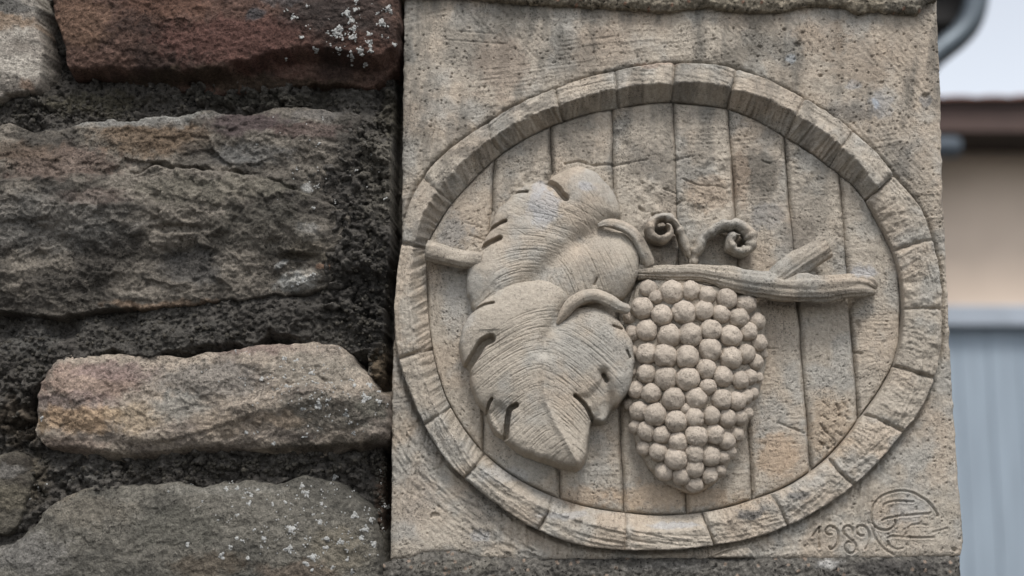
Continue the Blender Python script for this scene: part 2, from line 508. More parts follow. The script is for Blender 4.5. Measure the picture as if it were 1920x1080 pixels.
make_stone('olive', [(-160, 1040), (-40, 1024), (20, 1018), (60, 985), (95, 948), (130, 928), (190, 912), (260, 905), (340, 905), (420, 906), (500, 902), (580, 896), (640, 906), (678, 930), (700, 970),
                     (712, 1010), (710, 1080), (704, 1150), (640, 1190), (400, 1210), (100, 1200), (-150, 1190)],
           0.020, (106, 101, 90), (82, 79, 71),
           [(70, 1040, 90, 40, (116, 112, 106), .6), (180, 960, 90, 34, (108, 100, 86), .6), (430, 920, 110, 14, (116, 112, 102), .7), (640, 1030, 60, 50, (122, 112, 92), .55), (400, 1060, 80, 24, (92, 78, 60), .6),
            (340, 990, 90, 40, (84, 82, 72), .5), (110, 930, 60, 14, (112, 102, 86), .6), (560, 1070, 90, 20, (104, 84, 66), .5)],
           25, edge=0.018, ledge=0.0045, rough=0.0019, sx=8, sz=10, fac=0.22)
make_stone('brown', [(-140, 880), (-60, 852), (10, 846), (48, 856), (66, 888), (62, 930), (46, 968), (20, 1000), (-40, 1008), (-130, 1000)],
           0.006, (92, 86, 74), (66, 60, 52), [(30, 930, 40, 30, (100, 92, 74), .6), (20, 880, 40, 14, (130, 126, 120), .4)], 26, edge=0.014, ledge=0.004, rough=0.002)

# --- mortar: one crumbly sheet between the stones, its depth set by points
CTRL = np.array([  # photo x, y, depth (mm in front of the plaque face)
    (90, 90, -30), (90, 10, -34), (160, 180, -8), (60, 205, -2), (300, 185, -6), (450, 190, -8), (560, 180, -12), (700, 180, -16), (640, 185, -10), (735, 250, -4),
    (735, 100, -40), (700, 300, 22), (735, 400, 12), (690, 420, 25), (655, 440, 28), (664, 330, 25), (640, 510, 28), (650, 250, 14), (628, 440, 20), (700, 500, 24), (735, 560, 6), (660, 540, 12), (700, 620, 12), (560, 590, 15), (420, 596, 16), (480, 545, 10), (440, 515, -4), (330, 540, -10), (200, 560, -14), (120, 612, -6), (240, 604, 0), (330, 592, 8), (560, 530, -2),
    (300, 636, 19), (180, 636, 16), (60, 630, 8), (20, 604, -8), (130, 662, 18), (40, 680, 14), (20, 760, 10), (50, 830, -4), (400, 640, 20), (520, 630, 16), (620, 640, 8), (720, 690, 0), (735, 740, -20),
    (110, 890, 4), (80, 950, 2), (200, 885, 8), (330, 880, 5), (450, 880, 4), (560, 878, 5), (650, 872, -2), (720, 870, -14), (728, 960, -14), (726, 1050, -16), (20, 1010, -2), (-150, 600, 4), (-100, 210, -4), (-120, 900, 0), (-80, 1015, 0), (90, -60, -34), (745, -50, -40), (730, 1150, -16), (720, 845, -26), (600, 180, -20)], float)
cw = PW(CTRL[:, 0], CTRL[:, 1])
a0, b0 = PW(-190, 1200); a1, b1 = PW(748, -70)
xs = np.arange(float(a0), float(PW(746, 600)[0]), 0.00105); zs = np.arange(float(b0), float(b1), 0.00105)
X, Z = np.meshgrid(xs, zs)
num = 0; den = 0
for i in range(len(CTRL)):
    w = 1 / ((X - cw[0][i]) ** 2 + (Z - cw[1][i]) ** 2 + 2e-5) ** 1.6
    num = num + w * CTRL[i, 2]; den = den + w
d = num / den * 0.001
f1, c1 = worley(X * 130 + 1.2 * fbm(X * 60, Z * 60, 2, 3), Z * 130, 5)
f2, c2 = worley(X * 290 + 0.8 * fbm(X * 150, Z * 150, 2, 4), Z * 290, 8)
PXm, PYm = WP(X, Z)
crumb = sstep(-0.35, 0.25, fbm(X * 28, Z * 28, 3, 91)) * (1 - 0.7 * sstep(540, 600, PYm) * (1 - sstep(680, 720, PYm)) * (1 - sstep(560, 640, PXm)))
d = d + 0.007 * fbm(X * 32, Z * 40, 4, 92) + crumb * (0.0066 * (0.55 - f1) + 0.0050 * c1) + 0.0028 * facets(X * 48 + fbm(X * 60, Z * 60, 3, 17), Z * 60, 19) + 0.0013 * (0.5 - f2) + 0.0016 * c2
d = d + 0.0018 * fbm(X * 420, Z * 420, 3, 93)
PXa, PYa = WP(X, Z)
# flaky lip lying over the buff stone, and the ragged edge beside the grey one
lip = np.interp(PXa, [60, 95, 130, 170, 195, 215, 250, 270, 300, 330, 360, 420, 440, 480, 510, 560, 610, 650], [740, 700, 686, 684, 668, 652, 664, 672, 674, 660, 656, 650, 640, 652, 622, 638, 646, 650]) + 5 * fbm(PXa / 16, PYa / 16, 3, 94)
below = (PYa > lip) & (PXa > 62) & (PYa < 800)
d = np.where(below & (PXa < 690), np.minimum(d, 0.016 - 0.0012 * np.clip(PYa - lip, 0, 40)), d)
edge_gap = sstep(0, 9, np.interp(PYa, [0, 460, 545, 740, 1050], [752, 748, 737, 732, 728]) - 7 + 4 * fbm(PXa / 9, PYa / 22, 3, 95) - PXa)
d = d * edge_gap - 0.05 * (1 - edge_gap)
base = lin(70, 67, 63)[None, None, :] * np.ones(X.shape + (1,))
mpatch = [(720, 340, 50, 90, (92, 88, 80), .7), (735, 210, 40, 50, (72, 68, 58), .6), (640, 620, 90, 40, (58, 56, 52), .6), (300, 630, 180, 50, (72, 70, 66), .5), (700, 560, 60, 90, (52, 50, 47), .8),
          (720, 690, 30, 40, (78, 66, 50), .7), (30, 790, 50, 50, (70, 62, 52), .7), (40, 900, 60, 60, (84, 76, 62), .5), (170, 190, 110, 24, (74, 70, 58), .7), (500, 180, 200, 20, (58, 56, 50), .7), (720, 940, 30, 90, (70, 56, 46), .7),
          (160, 885, 60, 24, (86, 84, 80), .6), (60, 640, 70, 30, (80, 79, 76), .5)]
pig = blobs(PXa, PYa, base, mpatch, 97)
pig = pig * (1 + 0.30 * c1 * crumb + 0.35 * fbm(X * 300, Z * 300, 3, 98))[..., None]
pig = np.clip(pig, 0.006, 0.5)
MORT = (xs, zs, d)
grid('mortar', X, -d, Z, M_MORT, wall, None, pig)

def lookup(tabl, x, z):
    xs_, zs_, dd = tabl[:3]
    i = int(np.clip(round((x - xs_[0]) / (xs_[1] - xs_[0])), 0, len(xs_) - 1)); j = int(np.clip(round((z - zs_[0]) / (zs_[1] - zs_[0])), 0, len(zs_) - 1))
    return float(dd[j, i])

def sphere_np(sub):
    import bmesh
    bm = bmesh.new(); bmesh.ops.create_icosphere(bm, subdivisions=sub, radius=1.0)
    bm.verts.ensure_lookup_table()
    V = np.array([v.co[:] for v in bm.verts]); F = np.array([[v.index for v in f.verts] for f in bm.faces]); bm.free()
    return V, F
IC1, ICF1 = sphere_np(1)

def lumps(name, items, mat, parent, rs):
    """many tiny crusts joined into one uncountable part: items = (x, y, z, rx, ry, rz)"""
    V = []; F = []; n = 0
    for (x, y, z, rx, ry, rz) in items:
        k = 1 + 0.28 * rs.randn(len(IC1))[:, None] * 0.6
        q = IC1 * k * np.array([rx, ry, rz]) + np.array([x, y, z])
        V.append(q); F.append(ICF1 + n); n += len(IC1)
    ob = build(name, np.vstack(V), np.vstack(F), mat, parent, True)
    ob['kind'] = 'stuff'
    return ob

rs = np.random.RandomState(4)
def lichen(tabl, patches, small, parent, name='lichen'):
    items = []
    allp = list(patches)
    for (x, y, r) in allp:
        r = r * 0.86
        n = max(6, int(r * r * 0.62))
        sx_, sy_ = rs.uniform(.75, 1.3), rs.uniform(.75, 1.2)
        for k in range(n):
            an = rs.uniform(0, 6.283); q = r * math.sqrt(rs.uniform(0, 1)) * (0.72 + 0.4 * math.sin(an * 3 + x))
            px_, py_ = x + q * math.cos(an) * sx_, y + q * math.sin(an) * sy_
            X_, Z_ = PW(px_, py_, 0.015)
            X_, Z_ = float(X_), float(Z_); dd = lookup(tabl, X_, Z_)
            rr = rs.uniform(0.0007, 0.0015)
            items.append((X_, -dd + 0.0002, Z_, rr, rr * 0.36, rr * rs.uniform(.8, 1.2)))
    for (x, y, sxx, syy, n) in small:
        for k in range(n):
            px_, py_ = rs.normal(x, sxx), rs.normal(y, syy)
            X_, Z_ = PW(px_, py_, 0.015); X_, Z_ = float(X_), float(Z_); dd = lookup(tabl, X_, Z_)
            if dd < -0.02:
                continue
            for q in range(rs.randint(1, 5)):
                rr = rs.uniform(0.0004, 0.0010)
                items.append((X_ + rs.normal(0, .0011), -dd + 0.0001, Z_ + rs.normal(0, .0011), rr, rr * .5, rr))
    return lumps(name, items, M_LICH, parent, rs)

def zz(lst, x0, y0, sc):
    return [(x0 + a / sc, y0 + b / sc, r / sc) for a, b, r in lst]
Z1 = 2.512
lichen(STONE_SURF['red'], zz([(1390, 100, 18), (1455, 45, 12), (1490, 240, 18), (1590, 170, 42), (1600, 240, 18), (1640, 80, 24), (1660, 110, 26), (1680, 20, 15), (1680, 60, 18), (1670, 150, 20), (1670, 190, 25), (1740, 175, 16),
       (1745, 215, 28), (1700, 250, 25), (1660, 270, 20), (1750, 250, 15), (1720, 290, 12), (1830, 50, 28), (1800, 120, 28), (1855, 210, 14), (1425, 195, 12), (1345, 268, 8), (1580, 5, 14), (1775, 70, 10)], 0, 0, Z1),
       [(640, 60, 50, 40, 26)], STONE_SURF['red'][3])
lichen(STONE_SURF['buff'], zz([(1405, 70, 14), (1345, 65, 12), (1245, 160, 13), (1745, 185, 18), (1780, 210, 14), (1725, 250, 24), (1790, 265, 16), (1515, 285, 26), (1640, 325, 20), (1300, 455, 14), (1670, 410, 12), (1360, 195, 9),
       (1170, 410, 9), (1450, 425, 13), (200, 340, 13), (1680, 190, 9), (1440, 300, 12), (1480, 130, 16), (1660, 360, 9)], 0, 650, Z1),
       [(610, 745, 60, 45, 110), (520, 700, 60, 30, 22)], STONE_SURF['buff'][3])
lichen(STONE_SURF['olive'], zz([(1068, 670, 15), (1122, 668, 12), (1190, 700, 14), (1215, 675, 11), (1425, 658, 14), (1445, 690, 20), (1180, 740, 13), (1350, 735, 11), (1515, 828, 15), (1380, 860, 24), (1545, 905, 18), (1370, 955, 24),
       (1545, 945, 13), (1055, 985, 17), (1095, 945, 14), (1128, 905, 12), (1675, 795, 20), (1745, 815, 16), (1760, 930, 18), (1450, 1020, 18), (1480, 990, 22), (1180, 995, 12), (1720, 860, 20), (1700, 900, 18), (1610, 920, 18),
       (1205, 862, 9), (895, 930, 13), (1255, 905, 15), (1480, 1050, 10), (1570, 1040, 13), (1660, 1060, 15), (1125, 795, 11), (1520, 740, 8), (1290, 740, 12), (1640, 1000, 12)], 0, 650, Z1),
       [(610, 990, 70, 50, 100), (480, 960, 90, 40, 36)], STONE_SURF['olive'][3])
lichen(STONE_SURF['grey'], zz([(1410, 440, 14), (1440, 425, 14), (1480, 400, 12), (1380, 450, 9), (1490, 100, 7)], 0, 360, Z1), [(600, 350, 40, 22, 22), (560, 250, 60, 20, 9)], STONE_SURF['grey'][3])
lichen(MORT, zz([(1565, 610, 16), (90, 670, 22), (118, 575, 9), (1805, 880, 10), (1800, 750, 14), (60, 655, 10), (115, 715, 12)], 0, 650, Z1), [(30, 925, 26, 30, 30), (520, 655, 24, 10, 25), (722, 950, 10, 60, 40), (700, 330, 30, 40, 20)], wall)

# loose mortar crumbs
items = []
for (x, y, sxx, syy, n) in [(520, 872, 130, 9, 260), (300, 885, 90, 10, 120), (500, 185, 150, 9, 150), (715, 870, 14, 22, 60), (718, 980, 10, 70, 120), (690, 260, 26, 40, 160), (700, 420, 26, 80, 160), (690, 600, 40, 50, 200),
                            (160, 195, 90, 14, 140), (60, 205, 50, 10, 60), (250, 630, 150, 26, 160), (40, 700, 40, 60, 120), (80, 900, 40, 40, 90)]:
    for k in range(n):
        px_, py_ = rs.normal(x, sxx), rs.normal(y, syy)
        if px_ > 734: continue
        X_, Z_ = PW(px_, py_, 0.005); X_, Z_ = float(X_), float(Z_); dd = lookup(MORT, X_, Z_)
        if dd < -0.04: continue
        rr = rs.uniform(0.0008, 0.0026) * rs.uniform(.6, 1)
        items.append((X_, -dd - rr * 0.2, Z_, rr * rs.uniform(.8, 1.3), rr, rr * rs.uniform(.8, 1.2)))
M_CRUMB = mat_stone('mortar_crumb', pore=0.4, pore_scale=400, bump=1.0, fine=800, mid=300, contrast=0.4, pigment=False, base=tuple(lin(68, 65, 59)))
lumps('mortar_crumbs', items, M_CRUMB, wall, rs)

# --- concrete ledge under the plaque and the mortar bed over it
def slab_strip(name, xa, xb, top, bot, dface, mat, colr, seed, res=0.0009, back=0.06, rough=0.003, patches=(), edge=0.006, speck=None):
    """a long rough strip; top and bot are functions of photo x giving photo y"""
    Xa = float(PW(xa, (top(xa) + bot(xa)) / 2, dface)[0]); Xb = float(PW(xb, (top(xb) + bot(xb)) / 2, dface)[0])
    nc = int((Xb - Xa) / res)
    u = np.linspace(0, 1, nc)
    pxs = xa + (xb - xa) * u
    zt = PW(pxs, top(pxs), dface)[1]; zb = PW(pxs, bot(pxs), dface)[1]
    nr = max(8, int(np.max(zt - zb) / res))
    v = np.linspace(0, 1, nr)[:, None]
    Xg = np.repeat((Xa + (Xb - Xa) * u)[None, :], nr, 0); Zg = zb[None, :] * (1 - v) + zt[None, :] * v
    e = np.minimum(np.minimum((Zg - zb[None]), (zt[None] - Zg)), np.minimum(Xg - Xa, Xb - Xg))
    f1, c1 = worley(Xg * 240, Zg * 240, seed)
    dd = dface - edge * np.exp(-e / 0.004) + rough * fbm(Xg * 60, Zg * 60, 5, seed, 0.6) + rough * 0.5 * (0.5 - f1) + rough * 0.4 * fbm(Xg * 400, Zg * 400, 3, seed + 2)
    PXa, PYa = WP(Xg, Zg)
    pig = blobs(PXa, PYa, lin(*colr)[None, None, :] * np.ones(Xg.shape + (1,)), patches, seed)
    pig = pig * (1 + 0.35 * c1 * (f1 < 0.42) + 0.25 * fbm(Xg * 200, Zg * 200, 3, seed + 6))[..., None]
    if speck is not None:
        f3, c3 = worley(Xg * 150, Zg * 150, seed + 20)
        w = ((f3 < 0.22) & (c3 > 0.68))[..., None] * 1.0
        pig = pig * (1 - w) + lin(*speck) * w
    # close the strip backwards on all four sides
    Xp = np.pad(Xg, 1, 'edge'); Zp = np.pad(Zg, 1, 'edge'); Dp = np.pad(dd, 1, 'edge')
    Dp[0, :] = Dp[-1, :] = -back; Dp[:, 0] = Dp[:, -1] = -back
    pg = np.pad(pig, ((1, 1), (1, 1), (0, 0)), 'edge')
    return grid(name, Xp, -Dp, Zp, mat, wall, None, np.clip(pg, .006, .8))

bed_y = lambda x: np.interp(x, [860, 947, 1032, 1129, 1178, 1225, 1259, 1291, 1330, 1365, 1407, 1462, 1494, 1533, 1585, 1611, 1644, 1689, 1721, 1738, 1760],
                            [-8, 1, 7, 13, 15, 19, 21, 15, 11, 18, 21, 21, 15, 8, 13, 24, 19, 24, 26, 6, -2]) + 2.5 * fbm(np.asarray(x, float) / 9, np.asarray(x, float) * 0, 3, 5) - 3.0
slab_strip('mortar_bed', 750, 1759, lambda x: np.asarray(x, float) * 0 - 95, bed_y, 0.012, M_CONC, (126, 118, 104), 301, speck=(134, 108, 92),
           patches=[(1300, 5, 300, 14, (104, 98, 86), .6), (1700, 10, 60, 20, (96, 92, 84), .7)])
slab_strip('concrete_ledge', 712, 1806, lambda x: np.interp(x, [712, 733, 770, 790, 860, 900, 1000, 1100, 1500, 1806], [1056, 1050, 1044, 1035, 1033, 1044, 1047, 1048, 1046, 1042]) + 2.5 * fbm(np.asarray(x, float) / 12, np.asarray(x, float) * 0, 3, 8),
           lambda x: np.asarray(x, float) * 0 + 1200, 0.004, M_CONC, (88, 85, 80), 311, speck=(124, 110, 98),
           patches=[(1680, 1065, 120, 20, (64, 62, 60), .7), (860, 1060, 100, 14, (108, 104, 96), .6), (1250, 1062, 90, 10, (120, 117, 112), .5), (1550, 1054, 30, 8, (170, 168, 164), .6)])

# --- coarser courses of the same wall outside the picture
def plain_stone(x0, x1, z0, z1, seed):
    nx, nz = max(10, int((x1 - x0) / 0.012)), max(8, int((z1 - z0) / 0.012))
    u, v = np.meshgrid(np.linspace(-1, 1, nx), np.linspace(-1, 1, nz))
    sq = 1 - 0.10 * (np.abs(u * v)) ** 1.5
    Xs = (x0 + x1) / 2 + u * sq * (x1 - x0) / 2 + 0.008 * fbm(u * 1.5 + seed, v * 1.5, 3, seed); Zs = (z0 + z1) / 2 + v * sq * (z1 - z0) / 2 + 0.008 * fbm(u * 1.5, v * 1.5 + seed, 3, seed + 3)
    ee = np.maximum(np.abs(u), np.abs(v))
    dd = 0.012 + 0.012 * vn(np.array(seed * 1.7), np.array(3.0)) - 0.05 * sstep(0.86, 1.0, ee) + 0.010 * strata(Xs * 10, Zs * 22, 6, seed + 5) + 0.004 * fbm(Xs * 60, Zs * 70, 4, seed + 6)
    r = random.Random(seed); c = r.choice([(112, 106, 96), (104, 78, 64), (146, 130, 112), (104, 100, 90), (128, 118, 104), (96, 92, 86)])
    w = sstep(-.4, .5, fbm(Xs * 26, Zs * 34, 4, seed + 7))[..., None]
    pig = lin(*c) * (1 - w) + lin(*[q * 0.68 for q in c]) * w
    grid('stone', Xs, -dd, Zs, M_ROCK, wall, None, np.clip(pig, .01, .7))

zt_in, zb_in = float(PW(300, -66)[1]), float(PW(300, 1196)[1])
xl_in = float(PW(-165, 500)[0])
rr = random.Random(5)
def courses(xa, xb, za, zb, seed):
    z = za
    while z < zb - 0.03:
        h = min(rr.uniform(0.10, 0.19), zb - z)
        if zb - z - h < 0.06:
            h = zb - z
        x = xa
        while x < xb - 0.02:
            w = min(rr.uniform(0.2, 0.42), xb - x)
            if xb - x - w < 0.12:
                w = xb - x
            plain_stone(x + .007, x + w - .007, z + .007, z + h - .007, seed); seed += 11
            x += w
        z += h
    return seed
sd_ = courses(XL, XR - 0.01, 0.0, zb_in, 1000)
sd_ = courses(XL, float(PW(1757, -95)[0]), zt_in + 0.018, 3.1, sd_)
sd_ = courses(XL, xl_in - 0.01, zb_in, zt_in + 0.018, sd_)
def end_stone(y0, y1, z0, z1, xf, seed):
    nx, nz = max(8, int((y1 - y0) / 0.014)), max(8, int((z1 - z0) / 0.014))
    u, v = np.meshgrid(np.linspace(-1, 1, nx), np.linspace(-1, 1, nz)); sq = 1 - 0.08 * np.abs(u * v) ** 1.5
    Ys = (y0 + y1) / 2 + u * sq * (y1 - y0) / 2; Zs = (z0 + z1) / 2 + v * sq * (z1 - z0) / 2
    dd = 0.006 - 0.03 * sstep(0.86, 1.0, np.maximum(np.abs(u), np.abs(v))) + 0.006 * strata(Ys * 10, Zs * 20, 6, seed) + 0.003 * fbm(Ys * 60, Zs * 70, 4, seed + 1)
    c = random.Random(seed).choice([(112, 106, 96), (104, 82, 70), (140, 128, 112), (104, 100, 92)])
    w = sstep(-.4, .5, fbm(Ys * 26, Zs * 34, 4, seed + 7))[..., None]
    grid('stone', xf + dd, Ys, Zs, M_ROCK, wall, None, np.clip(lin(*c) * (1 - w) + lin(*[q * .7 for q in c]) * w, .01, .7))
z = 0.0; k = 0
while z < 3.0:
    h = rr.uniform(.13, .2); ym = rr.uniform(.18, .30)
    end_stone(.066, ym - .008, z + .008, min(z + h, 3.1) - .008, XR - 0.018, 7000 + k); end_stone(ym + .008, .415, z + .008, min(z + h, 3.1) - .008, XR - 0.018, 7500 + k)
    z += h; k += 13
mb = Poly().box(XL, XR - 0.015, 0.012, 0.054, 0.0, zb_in - 0.002).box(XL, float(PW(1750, -95)[0]), 0.012, 0.054, zt_in + 0.012, 3.09).box(XL, xl_in - 0.004, 0.012, 0.054, zb_in - 0.002, zt_in + 0.012)
mb.make('mortar', M_CORE, wall)

# ------------------------------------------------------------------ the carved plaque
plaq = thing('carved_plaque', 'beige carved stone plaque of a barrel head with vine leaves and grapes, dated 1989', 'plaque')

PB = [(1020, 388, 34, 44, (170, 170, 172), .6), (1010, 350, 12, 18, (172, 172, 174), .5), (1100, 355, 16, 12, (168, 168, 172), .5),
      (1650, 195, 26, 26, (158, 158, 158), .5), (1480, 112, 9, 10, (168, 172, 174), .7), (1600, 160, 12, 10, (168, 170, 172), .6), (1640, 190, 8, 10, (160, 168, 178), .7), (1735, 190, 14, 20, (122, 124, 126), .6),
      (1425, 320, 50, 50, (104, 99, 91), .8), (1440, 400, 40, 26, (128, 129, 129), .5), (1210, 300, 46, 40, (118, 111, 101), .6), (1090, 275, 40, 26, (124, 117, 107), .6), (1225, 445, 30, 30, (112, 105, 95), .6), (1500, 440, 36, 40, (116, 108, 98), .6),
      (1620, 505, 26, 16, (170, 170, 172), .7), (1330, 360, 44, 36, (168, 148, 126), .6), (1390, 330, 16, 60, (162, 140, 118), .5),
      (1265, 986, 50, 9, (168, 168, 168), .7), (1060, 965, 50, 9, (168, 166, 164), .6), (1405, 962, 30, 14, (104, 104, 104), .7), (1492, 932, 20, 12, (104, 103, 101), .75), (950, 890, 46, 22, (176, 174, 170), .6),
      (1460, 850, 44, 44, (178, 150, 120), .6), (1560, 800, 46, 70, (174, 152, 126), .6), (1260, 930, 150, 28, (180, 156, 128), .6), (1100, 930, 60, 24, (176, 152, 126), .5), (1400, 800, 30, 90, (178, 164, 146), .5),
      (940, 120, 60, 70, (138, 120, 104), .5), (1130, 90, 70, 50, (140, 124, 108), .4), (860, 80, 40, 60, (122, 117, 108), .5), (1080, 110, 50, 50, (118, 112, 102), .5), (960, 50, 60, 30, (124, 118, 108), .5),
      (1420, 60, 40, 60, (120, 113, 102), .6), (1380, 110, 60, 26, (116, 109, 98), .6), (1540, 70, 60, 40, (160, 142, 122), .5), (1620, 120, 80, 50, (156, 138, 118), .5), (1700, 60, 50, 50, (140, 130, 116), .4), (1720, 330, 30, 70, (160, 146, 128), .5),
      (1600, 210, 50, 16, (112, 107, 100), .7), (1690, 300, 22, 40, (104, 100, 94), .6), (870, 290, 50, 12, (92, 88, 82), .5), (970, 205, 60, 9, (92, 88, 82), .55), (1230, 128, 60, 8, (150, 124, 106), .5), (1130, 140, 30, 5, (72, 70, 66), .6),
      (900, 950, 40, 50, (146, 140, 130), .5), (780, 930, 40, 60, (160, 146, 130), .5), (900, 1005, 24, 14, (160, 160, 160), .6), (1540, 1010, 50, 16, (150, 136, 120), .5), (1770, 960, 30, 60, (168, 158, 142), .5), (1705, 960, 40, 30, (166, 164, 160), .5),
      (790, 450, 20, 30, (140, 136, 128), .5), (850, 430, 34, 40, (140, 139, 136), .6), (860, 580, 34, 60, (176, 172, 164), .6), (770, 600, 20, 60, (162, 158, 148), .5)]

def plq(PXa, PYa, seed=0, lift=1.0, grime_shade=1.0, patches=True):
    b = lin(176, 165, 149)[None, None, :] * np.ones(PXa.shape + (1,))
    w = sstep(-.25, .5, fbm(PXa / 95, PYa / 95, 4, seed + 101))[..., None] * 0.6
    b = b * (1 - w) + lin(182, 164, 143) * w
    w = sstep(-.1, .5, fbm(PXa / 60, PYa / 60, 4, seed + 111))[..., None] * 0.65
    b = b * (1 - w) + lin(162, 160, 153) * w
    # weather stains and painted-in shade, streaked downwards, mostly in the upper half
    st = sstep(-.32, .45, fbm(PXa / 26, PYa / 95, 5, seed + 121)) * (0.22 + 0.78 * (1 - sstep(150, 620, PYa))) * 0.72 * grime_shade
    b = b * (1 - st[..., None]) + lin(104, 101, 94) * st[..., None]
    if patches:
        b = blobs(PXa, PYa, b, PB, seed + 7, 12)
    b = b * (1 + 0.10 * fbm(PXa / 5, PYa / 5, 3, seed + 131))[..., None]
    gl = b.mean(-1, keepdims=True); b = gl + (b - gl) * 0.86
    return np.clip(b * lift * 0.88, 0.02, 0.8)

def comb(X, Z, ang, wl, seed, sharp=1.0):
    """scratches of a toothed tool: ridges along one direction, broken and wavering"""
    c, s = math.cos(ang), math.sin(ang)
    a = X * c + Z * s; b = -X * s + Z * c
    b = b + 0.0022 * vn(a * 26, b * 26, seed)
    return vn(a * 28, b / wl, seed + 1) * 0.75 + 0.25 * vn(a * 90, b / wl * 1.7, seed + 2)

# --- rim curves in photo coordinates, as radius over angle about the barrel's centre
CX, CY = 1255.0, 578.0
OUT = [(805, 321), (918, 233), (1041, 172), (1152, 139), (1263, 123), (1300, 123), (1378, 133), (1439, 156), (1507, 191), (1595, 250), (1666, 324), (1731, 404), (1746, 452), (1758, 500), (1764, 582), (1762, 648), (1757, 691), (1745, 723),
       (1714, 785), (1687, 814), (1598, 910), (1558, 940), (1475, 986), (1335, 1022), (1233, 1031), (1175, 1031), (1085, 1022), (1000, 990), (940, 951), (873, 898), (838, 867), (798, 800), (767, 729), (750, 680), (742, 622), (743, 545), (756, 460), (757, 425), (770, 381)]
RID = [(826, 348), (921, 259), (1048, 198), (1158, 167), (1265, 156), (1323, 154), (1375, 165), (1494, 214), (1580, 275), (1646, 350), (1710, 417), (1718, 456), (1731, 500), (1734, 580), (1732, 640), (1722, 700), (1680, 770), (1652, 800),
       (1580, 880), (1530, 915), (1464, 955), (1394, 970), (1335, 987), (1233, 997), (1175, 990), (1088, 972), (1029, 955), (960, 916), (890, 868), (856, 822), (822, 776), (800, 720), (783, 660), (775, 604), (770, 536), (772, 484), (778, 457), (789, 409)]
INN = [(876, 347), (941, 285), (1058, 224), (1161, 201), (1262, 188), (1300, 192), (1368, 201), (1472, 253), (1559, 311), (1608, 350), (1644, 412), (1675, 474), (1690, 535), (1693, 582), (1690, 622), (1674, 692), (1618, 776), (1560, 852), (1481, 911), (1417, 935),
       (1350, 955), (1286, 964), (1175, 961), (1114, 953), (1044, 933), (1000, 914), (949, 884), (896, 838), (838, 750), (811, 653), (804, 600), (800, 540), (800, 500), (797, 464), (816, 426), (847, 378)]
AN = np.linspace(0, 2 * math.pi, 1440, endpoint=False)
def polar(lst, sg=7):
    P = np.array(lst, float); a = np.arctan2(P[:, 1] - CY, P[:, 0] - CX) % (2 * math.pi); r = np.hypot(P[:, 1] - CY, P[:, 0] - CX)
    o = np.argsort(a); R = np.interp(AN, a[o], r[o], period=2 * math.pi)
    k = np.exp(-0.5 * (np.arange(-24, 25) / sg) ** 2); k /= k.sum()
    return np.convolve(np.concatenate([R[-24:], R, R[:24]]), k, 'valid')
RO, RR, RI = polar(OUT), polar(RID), polar(INN)
def rad(R, a):
    return np.interp(np.asarray(a) % (2 * math.pi), AN, R, period=2 * math.pi)
def pos(R, a):
    r = rad(R, a); return CX + r * np.cos(a), CY + r * np.sin(a)

# --- backing slab
res = 0.00072
z_bot, z_top = float(PW(1200, 1046)[1]), float(PW(1200, -40)[1])
nr = int((z_top - z_bot) / res); nc = int(0.53 / res)
zz_ = np.linspace(z_bot, z_top, nr)
pyc = WP(0 * zz_, zz_)[1]
le = np.interp(pyc, [-60, 0, 250, 470, 500, 545, 700, 880, 1050], [759, 758, 755, 753, 750, 741, 736, 734, 732]) + 1.6 * fbm(pyc / 13, pyc * 0, 3, 3)
ri = np.interp(pyc, [-60, 10, 150, 347, 491, 687, 880, 974, 1020, 1050], [1755, 1758, 1763, 1768, 1775, 1784, 1797, 1804, 1807, 1801]) + 1.6 * fbm(pyc / 17, pyc * 0 + 5, 3, 4)
xl = PW(le, pyc)[0]; xr = PW(ri, pyc)[0]
u = np.linspace(0, 1, nc)[None, :]
X = xl[:, None] * (1 - u) + xr[:, None] * u
Z = np.repeat(zz_[:, None], nc, 1)
PXa, PYa = WP(X, Z)
# the bottom edge is chipped
botn = np.interp(PXa[0], [730, 770, 790, 830, 870, 900, 950, 1000, 1300, 1330, 1400, 1420, 1700, 1806], [1050, 1046, 1037, 1034, 1037, 1046, 1048, 1049, 1049, 1047, 1047, 1049, 1046, 1042])
Z = Z + (PW(PXa[0], botn)[1] - z_bot)[None, :] * (1 - np.linspace(0, 1, nr)[:, None]) ** 6
PXa, PYa = WP(X, Z)
A = np.arctan2(PYa - CY, PXa - CX); Rr = np.hypot(PYa - CY, PXa - CX)
so = (Rr - rad(RO, A)) * 0.00049
d = 0.0022 * fbm(X * 16, Z * 16, 4, 200) + 0.0010 * fbm(X * 150, Z * 150, 4, 201, 0.7)
m1 = sstep(-.05, .35, fbm(X * 11, Z * 11, 2, 210)); m2 = sstep(0, .35, fbm(X * 12, Z * 12, 2, 213)); m3 = sstep(0, .35, fbm(X * 12, Z * 12, 2, 217))
tang = np.arctan2(PYa - CY, PXa - CX)
d += 0.0011 * m1 * comb(X, Z, 1.45, 0.0019, 220) + 0.0006 * m2 * comb(X, Z, 0.12, 0.0021, 221) + 0.0006 * m3 * comb(X, Z, 2.25, 0.0024, 222)
# comb marks following the rim in the lower left corner
low = sstep(700, 820, PYa) * (1 - sstep(980, 1060, PXa)) + 0.3 * sstep(1560, 1640, PXa) * (1 - sstep(240, 420, PYa))
d += 0.0011 * low * (1 - sstep(0.02, 0.07, so)) * vn(A * 30, so / 0.0021, 230)
# the two scratches top left
for (x0, y0, x1, y1) in [(781, 30, 784, 62), (790, 22, 793, 70), (797, 20, 799, 66), (803, 26, 804, 58), (835, 74, 950, 82), (860, 58, 930, 63), (1150, 60, 1110, 20), (1265, 70, 1280, 110), (1105, 60, 1120, 120)]:
    q = seg_dist(PXa, PYa, [(x0, y0), (x1, y1)]); d -= 0.0009 * np.exp(-(q / 1.7) ** 2)
